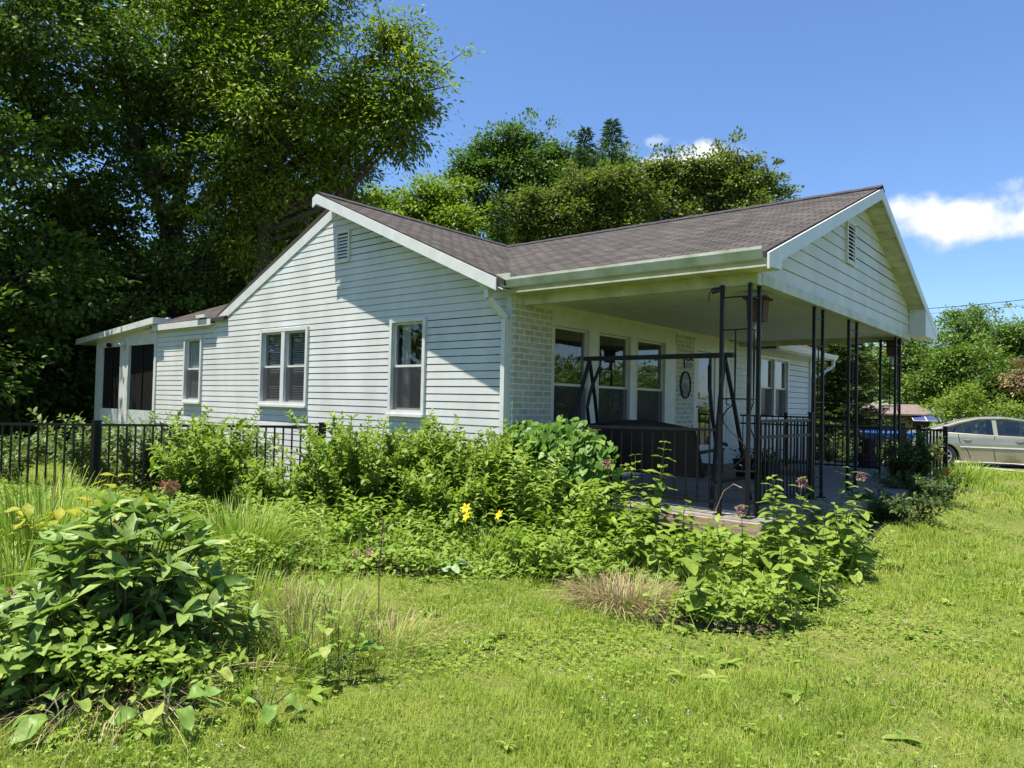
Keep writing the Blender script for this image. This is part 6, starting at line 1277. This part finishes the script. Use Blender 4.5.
# ------------------------------------------------------------------ ground cover in the bed, lawn
HOUSE_POLY = [(-14.2, -0.1), (0, -0.1), (3.25, -0.06), (3.34, 1.2), (3.64, 3.6), (3.5, 6.9), (3.9, 8.2), (2.8, 11.2), (0.2, 12.2), (-14.2, 12.2)]
def bed_cover():
    rs = RS(401); n = 62000; x = rs.uniform(-8, 4.1, n); y = rs.uniform(-6.6, 1.2, n); ok = inside(BED, x+rs.randn(n)*0.09, y+rs.randn(n)*0.09) & ~inside(HOUSE_POLY, x, y) & (np.hypot(x-2.88, y+1.95) > 0.42); x, y = x[ok], y[ok]; n = len(x)
    hh = (0.05+0.36*np.clip(np.sin(x*2.3+1)*np.sin(y*2.9+x)*0.5+0.5, 0, 1))*rs.rand(n)**0.7; m = 3
    pos = np.repeat(np.column_stack([x, y, ground_h(x, y)+hh]), m, axis=0)+rs.randn(n*m, 3)*[0.035, 0.035, 0.015]; N_ = n*m
    d = rs.randn(N_, 3)*[1, 1, 0.35]+[0, 0, 0.15]; u = np.tile([0, 0, 1.], (N_, 1))+rs.randn(N_, 3)*0.4
    tag(scatter('ground_weeds', T_OVATE, pos, frames(d, u), rs.uniform(0.03, 0.085, N_), L['weed'], None, np.clip(np.repeat(rs.rand(n), m)*0.5+rs.rand(N_)*0.5, 0, 1)), kind='stuff')
    n = 26000; x = rs.uniform(-8, 4.1, n); y = rs.uniform(-6.6, 1.2, n); ok = inside(BED, x+rs.randn(n)*0.09, y+rs.randn(n)*0.09) & ~inside(HOUSE_POLY, x, y); x, y = x[ok], y[ok]; n = len(x)
    a = rs.uniform(0, 6.28, n); tl = rs.uniform(0.1, 0.7, n); d = np.column_stack([np.cos(a)*tl, np.sin(a)*tl, np.ones(n)])
    Ls = rs.uniform(0.14, 0.42, n); tag(scatter('ground_grass', T_BLADE, np.column_stack([x, y, ground_h(x, y)-0.01]), frames(d, np.column_stack([np.cos(a), np.sin(a), np.zeros(n)])), np.column_stack([rs.uniform(0.004, 0.008, n), Ls, Ls]), L['blade'], None, rs.rand(n)), kind='stuff')
bed_cover()
def lawn():
    rs = RS(411); P = []
    for r0, r1, dens, h0, h1, w in ((1.2, 2.2, 4500, 0.028, 0.062, 0.0034), (2.2, 4.4, 9000, 0.028, 0.062, 0.0034), (4.4, 7.5, 4600, 0.03, 0.066, 0.0046), (7.5, 12, 1700, 0.034, 0.07, 0.0075), (12, 26, 420, 0.04, 0.085, 0.014)):
        a0, a1 = -1.0, 1.22; n = int(dens*(a1-a0)*(r1*r1-r0*r0)/2); a = rs.uniform(a0, a1, n); r = np.sqrt(rs.uniform(r0*r0, r1*r1, n)); th = math.pi/2+YAW-a
        x = CAM[0]+r*np.cos(th); y = CAM[1]+r*np.sin(th)
        ok = ~inside(BED, x+rs.randn(n)*0.1, y+rs.randn(n)*0.1) & ~inside(MULCH, x+rs.randn(n)*0.06, y) & ~inside(HOUSE_POLY, x, y) & ~inside(DRIVE, x+rs.randn(n)*0.15, y+rs.randn(n)*0.15); x, y = x[ok], y[ok]; n = len(x)
        tall = 1+0.6*np.clip(np.sin(x*1.3+2)*np.sin(y*1.1)+np.sin(x*3.1-y*2.3)*0.5+np.sin(x*7.3+y*4.9)*np.sin(y*8.1-x*5.3)*0.8, -0.75, 1.2)
        thin = np.sin(x*2.1+y*1.3+0.5)*np.sin(y*2.7-x*1.9+1)+0.6*np.sin(x*5.9+y*3.1)*np.sin(y*6.7-x*4.3); keep = rs.rand(n) > np.clip((thin-0.6)*1.0, 0, 0.5); x, y, tall = x[keep], y[keep], tall[keep]; n = len(x)
        L_ = rs.uniform(h0, h1, n)*tall; P.append(np.column_stack([x, y, L_, rs.uniform(0.7, 1.3, n)*w]))
    P = np.concatenate(P); n = len(P); x, y = P[:, 0], P[:, 1]; a = rs.uniform(0, 6.28, n); tl = np.abs(rs.randn(n))*0.55
    d = np.column_stack([np.cos(a)*tl, np.sin(a)*tl, np.ones(n)]); sc = np.column_stack([P[:, 3], P[:, 2], P[:, 2]])
    tag(scatter('lawn_grass', T_BLADE, np.column_stack([x, y, ground_h(x, y)-0.004]), frames(d, np.column_stack([np.cos(a), np.sin(a), np.zeros(n)])), sc, L['lawn'], None, rs.rand(n)), kind='stuff')
    n = 16000; a = rs.uniform(-1.0, 1.22, n); r = np.sqrt(rs.uniform(2.2**2, 9**2, n)); th = math.pi/2+YAW-a; x = CAM[0]+r*np.cos(th); y = CAM[1]+r*np.sin(th)
    ok = ~inside(BED, x, y) & ~inside(MULCH, x, y) & ~inside(HOUSE_POLY, x, y) & (np.sin(x*1.5-y*0.8+2)*np.sin(y*1.4+x*0.5)+rs.randn(n)*0.35 > 0.15); x, y = x[ok], y[ok]; n = len(x); a = rs.uniform(0, 6.28, n)
    d = np.column_stack([np.cos(a), np.sin(a), rs.uniform(-0.05, 0.45, n)]); L_ = rs.uniform(0.03, 0.09, n)
    tag(scatter('dry_thatch', T_BLADE, np.column_stack([x, y, ground_h(x, y)+rs.uniform(0.012, 0.045, n)]), frames(d, np.tile([0, 0, 1.], (n, 1))+rs.randn(n, 3)*0.3), np.column_stack([rs.uniform(0.002, 0.004, n), L_, L_*0.5]), L['straw'], None, rs.rand(n)), kind='stuff')
    # taller tufts the mower missed
    k = 260; a = rs.uniform(-0.9, 0.82, k); r = np.sqrt(rs.uniform(2.6**2, 11**2, k)); th = math.pi/2+YAW-a; cx = CAM[0]+r*np.cos(th); cy = CAM[1]+r*np.sin(th); m = 26
    x = np.repeat(cx, m)+rs.randn(k*m)*0.035; y = np.repeat(cy, m)+rs.randn(k*m)*0.035; ok = ~inside(BED, x, y) & ~inside(MULCH, x, y) & ~inside(HOUSE_POLY, x, y) & ~inside(DRIVE, x, y); x, y = x[ok], y[ok]; n = len(x); a = rs.uniform(0, 6.28, n); tl = np.abs(rs.randn(n))*0.5
    d = np.column_stack([np.cos(a)*tl, np.sin(a)*tl, np.ones(n)]); L_ = rs.uniform(0.07, 0.15, n)
    tag(scatter('grass_tufts', T_BLADE, np.column_stack([x, y, ground_h(x, y)-0.004]), frames(d, np.column_stack([np.cos(a), np.sin(a), np.zeros(n)])), np.column_stack([rs.uniform(0.003, 0.006, n), L_, L_]), L['blade'], None, rs.rand(n)*0.85), kind='stuff')
    # clover leaflets in patches and small white flower heads
    n = 155000; a = rs.uniform(-1.0, 1.22, n); r = np.sqrt(rs.uniform(2.2**2, 11**2, n)); th = math.pi/2+YAW-a; x = CAM[0]+r*np.cos(th); y = CAM[1]+r*np.sin(th)
    pt = np.sin(x*1.7+0.5*y+1)*np.sin(y*1.9-x*0.6)+0.5*np.sin(x*4.3)*np.sin(y*3.7)
    ok = ~inside(BED, x, y) & ~inside(MULCH, x, y) & ~inside(HOUSE_POLY, x, y) & ~inside(DRIVE, x, y) & (pt+rs.randn(n)*0.5 > 0.45); x, y = x[ok], y[ok]; n = len(x)
    pos = np.repeat(np.column_stack([x, y, ground_h(x, y)+rs.uniform(0.02, 0.055, n)]), 3, axis=0); a = np.repeat(rs.uniform(0, 6.28, n), 3)+np.tile([0, 2.09, 4.19], n); N_ = 3*n
    d = np.column_stack([np.cos(a), np.sin(a), rs.uniform(-0.1, 0.3, N_)]); t_cl = ([(0, 0, 0), (0.42, 0.5, 0.06), (0.3, 0.95, 0.03), (-0.3, 0.95, 0.03), (-0.42, 0.5, 0.06)], [(0, 1, 2, 3), (0, 3, 4)])
    tag(scatter('clover', t_cl, pos, frames(d, np.tile([0, 0, 1.], (N_, 1))+rs.randn(N_, 3)*0.25), np.repeat(rs.uniform(0.009, 0.017, n), 3), L['clover'], None, np.repeat(rs.rand(n), 3)), kind='stuff')
    k = rs.choice(n, min(n, 230), False); m = 12; u = unit(len(k)*m, rs)*0.008; pos = np.repeat(np.column_stack([x[k], y[k], ground_h(x[k], y[k])+rs.uniform(0.05, 0.085, len(k))]), m, axis=0)+u
    tag(scatter('clover_flowers', T_DIAMOND, pos, frames(u*100, rs.randn(len(u), 3)), np.full(len(u), 0.008), L['white']), kind='stuff')
    # a few plantain-like weeds and fallen leaves
    n = 160; a = rs.uniform(-0.8, 0.8, n); r = np.sqrt(rs.uniform(3.0**2, 9**2, n)); th = math.pi/2+YAW-a; x = CAM[0]+r*np.cos(th); y = CAM[1]+r*np.sin(th); ok = ~inside(BED, x, y) & ~inside(HOUSE_POLY, x, y) & ~inside(MULCH, x, y); x, y = x[ok], y[ok]; n = len(x); m = 7
    pos = np.repeat(np.column_stack([x, y, ground_h(x, y)+0.02]), m, axis=0); a = rs.uniform(0, 6.28, n*m); d = np.column_stack([np.cos(a), np.sin(a), rs.uniform(0.15, 0.6, n*m)])
    tag(scatter('lawn_weeds', T_LANCE, pos, frames(d, np.tile([0, 0, 1.], (n*m, 1))+rs.randn(n*m, 3)*0.2), np.repeat(rs.uniform(0.05, 0.11, n), m)*rs.uniform(0.7, 1.2, n*m), L['weed']), kind='stuff')
lawn()
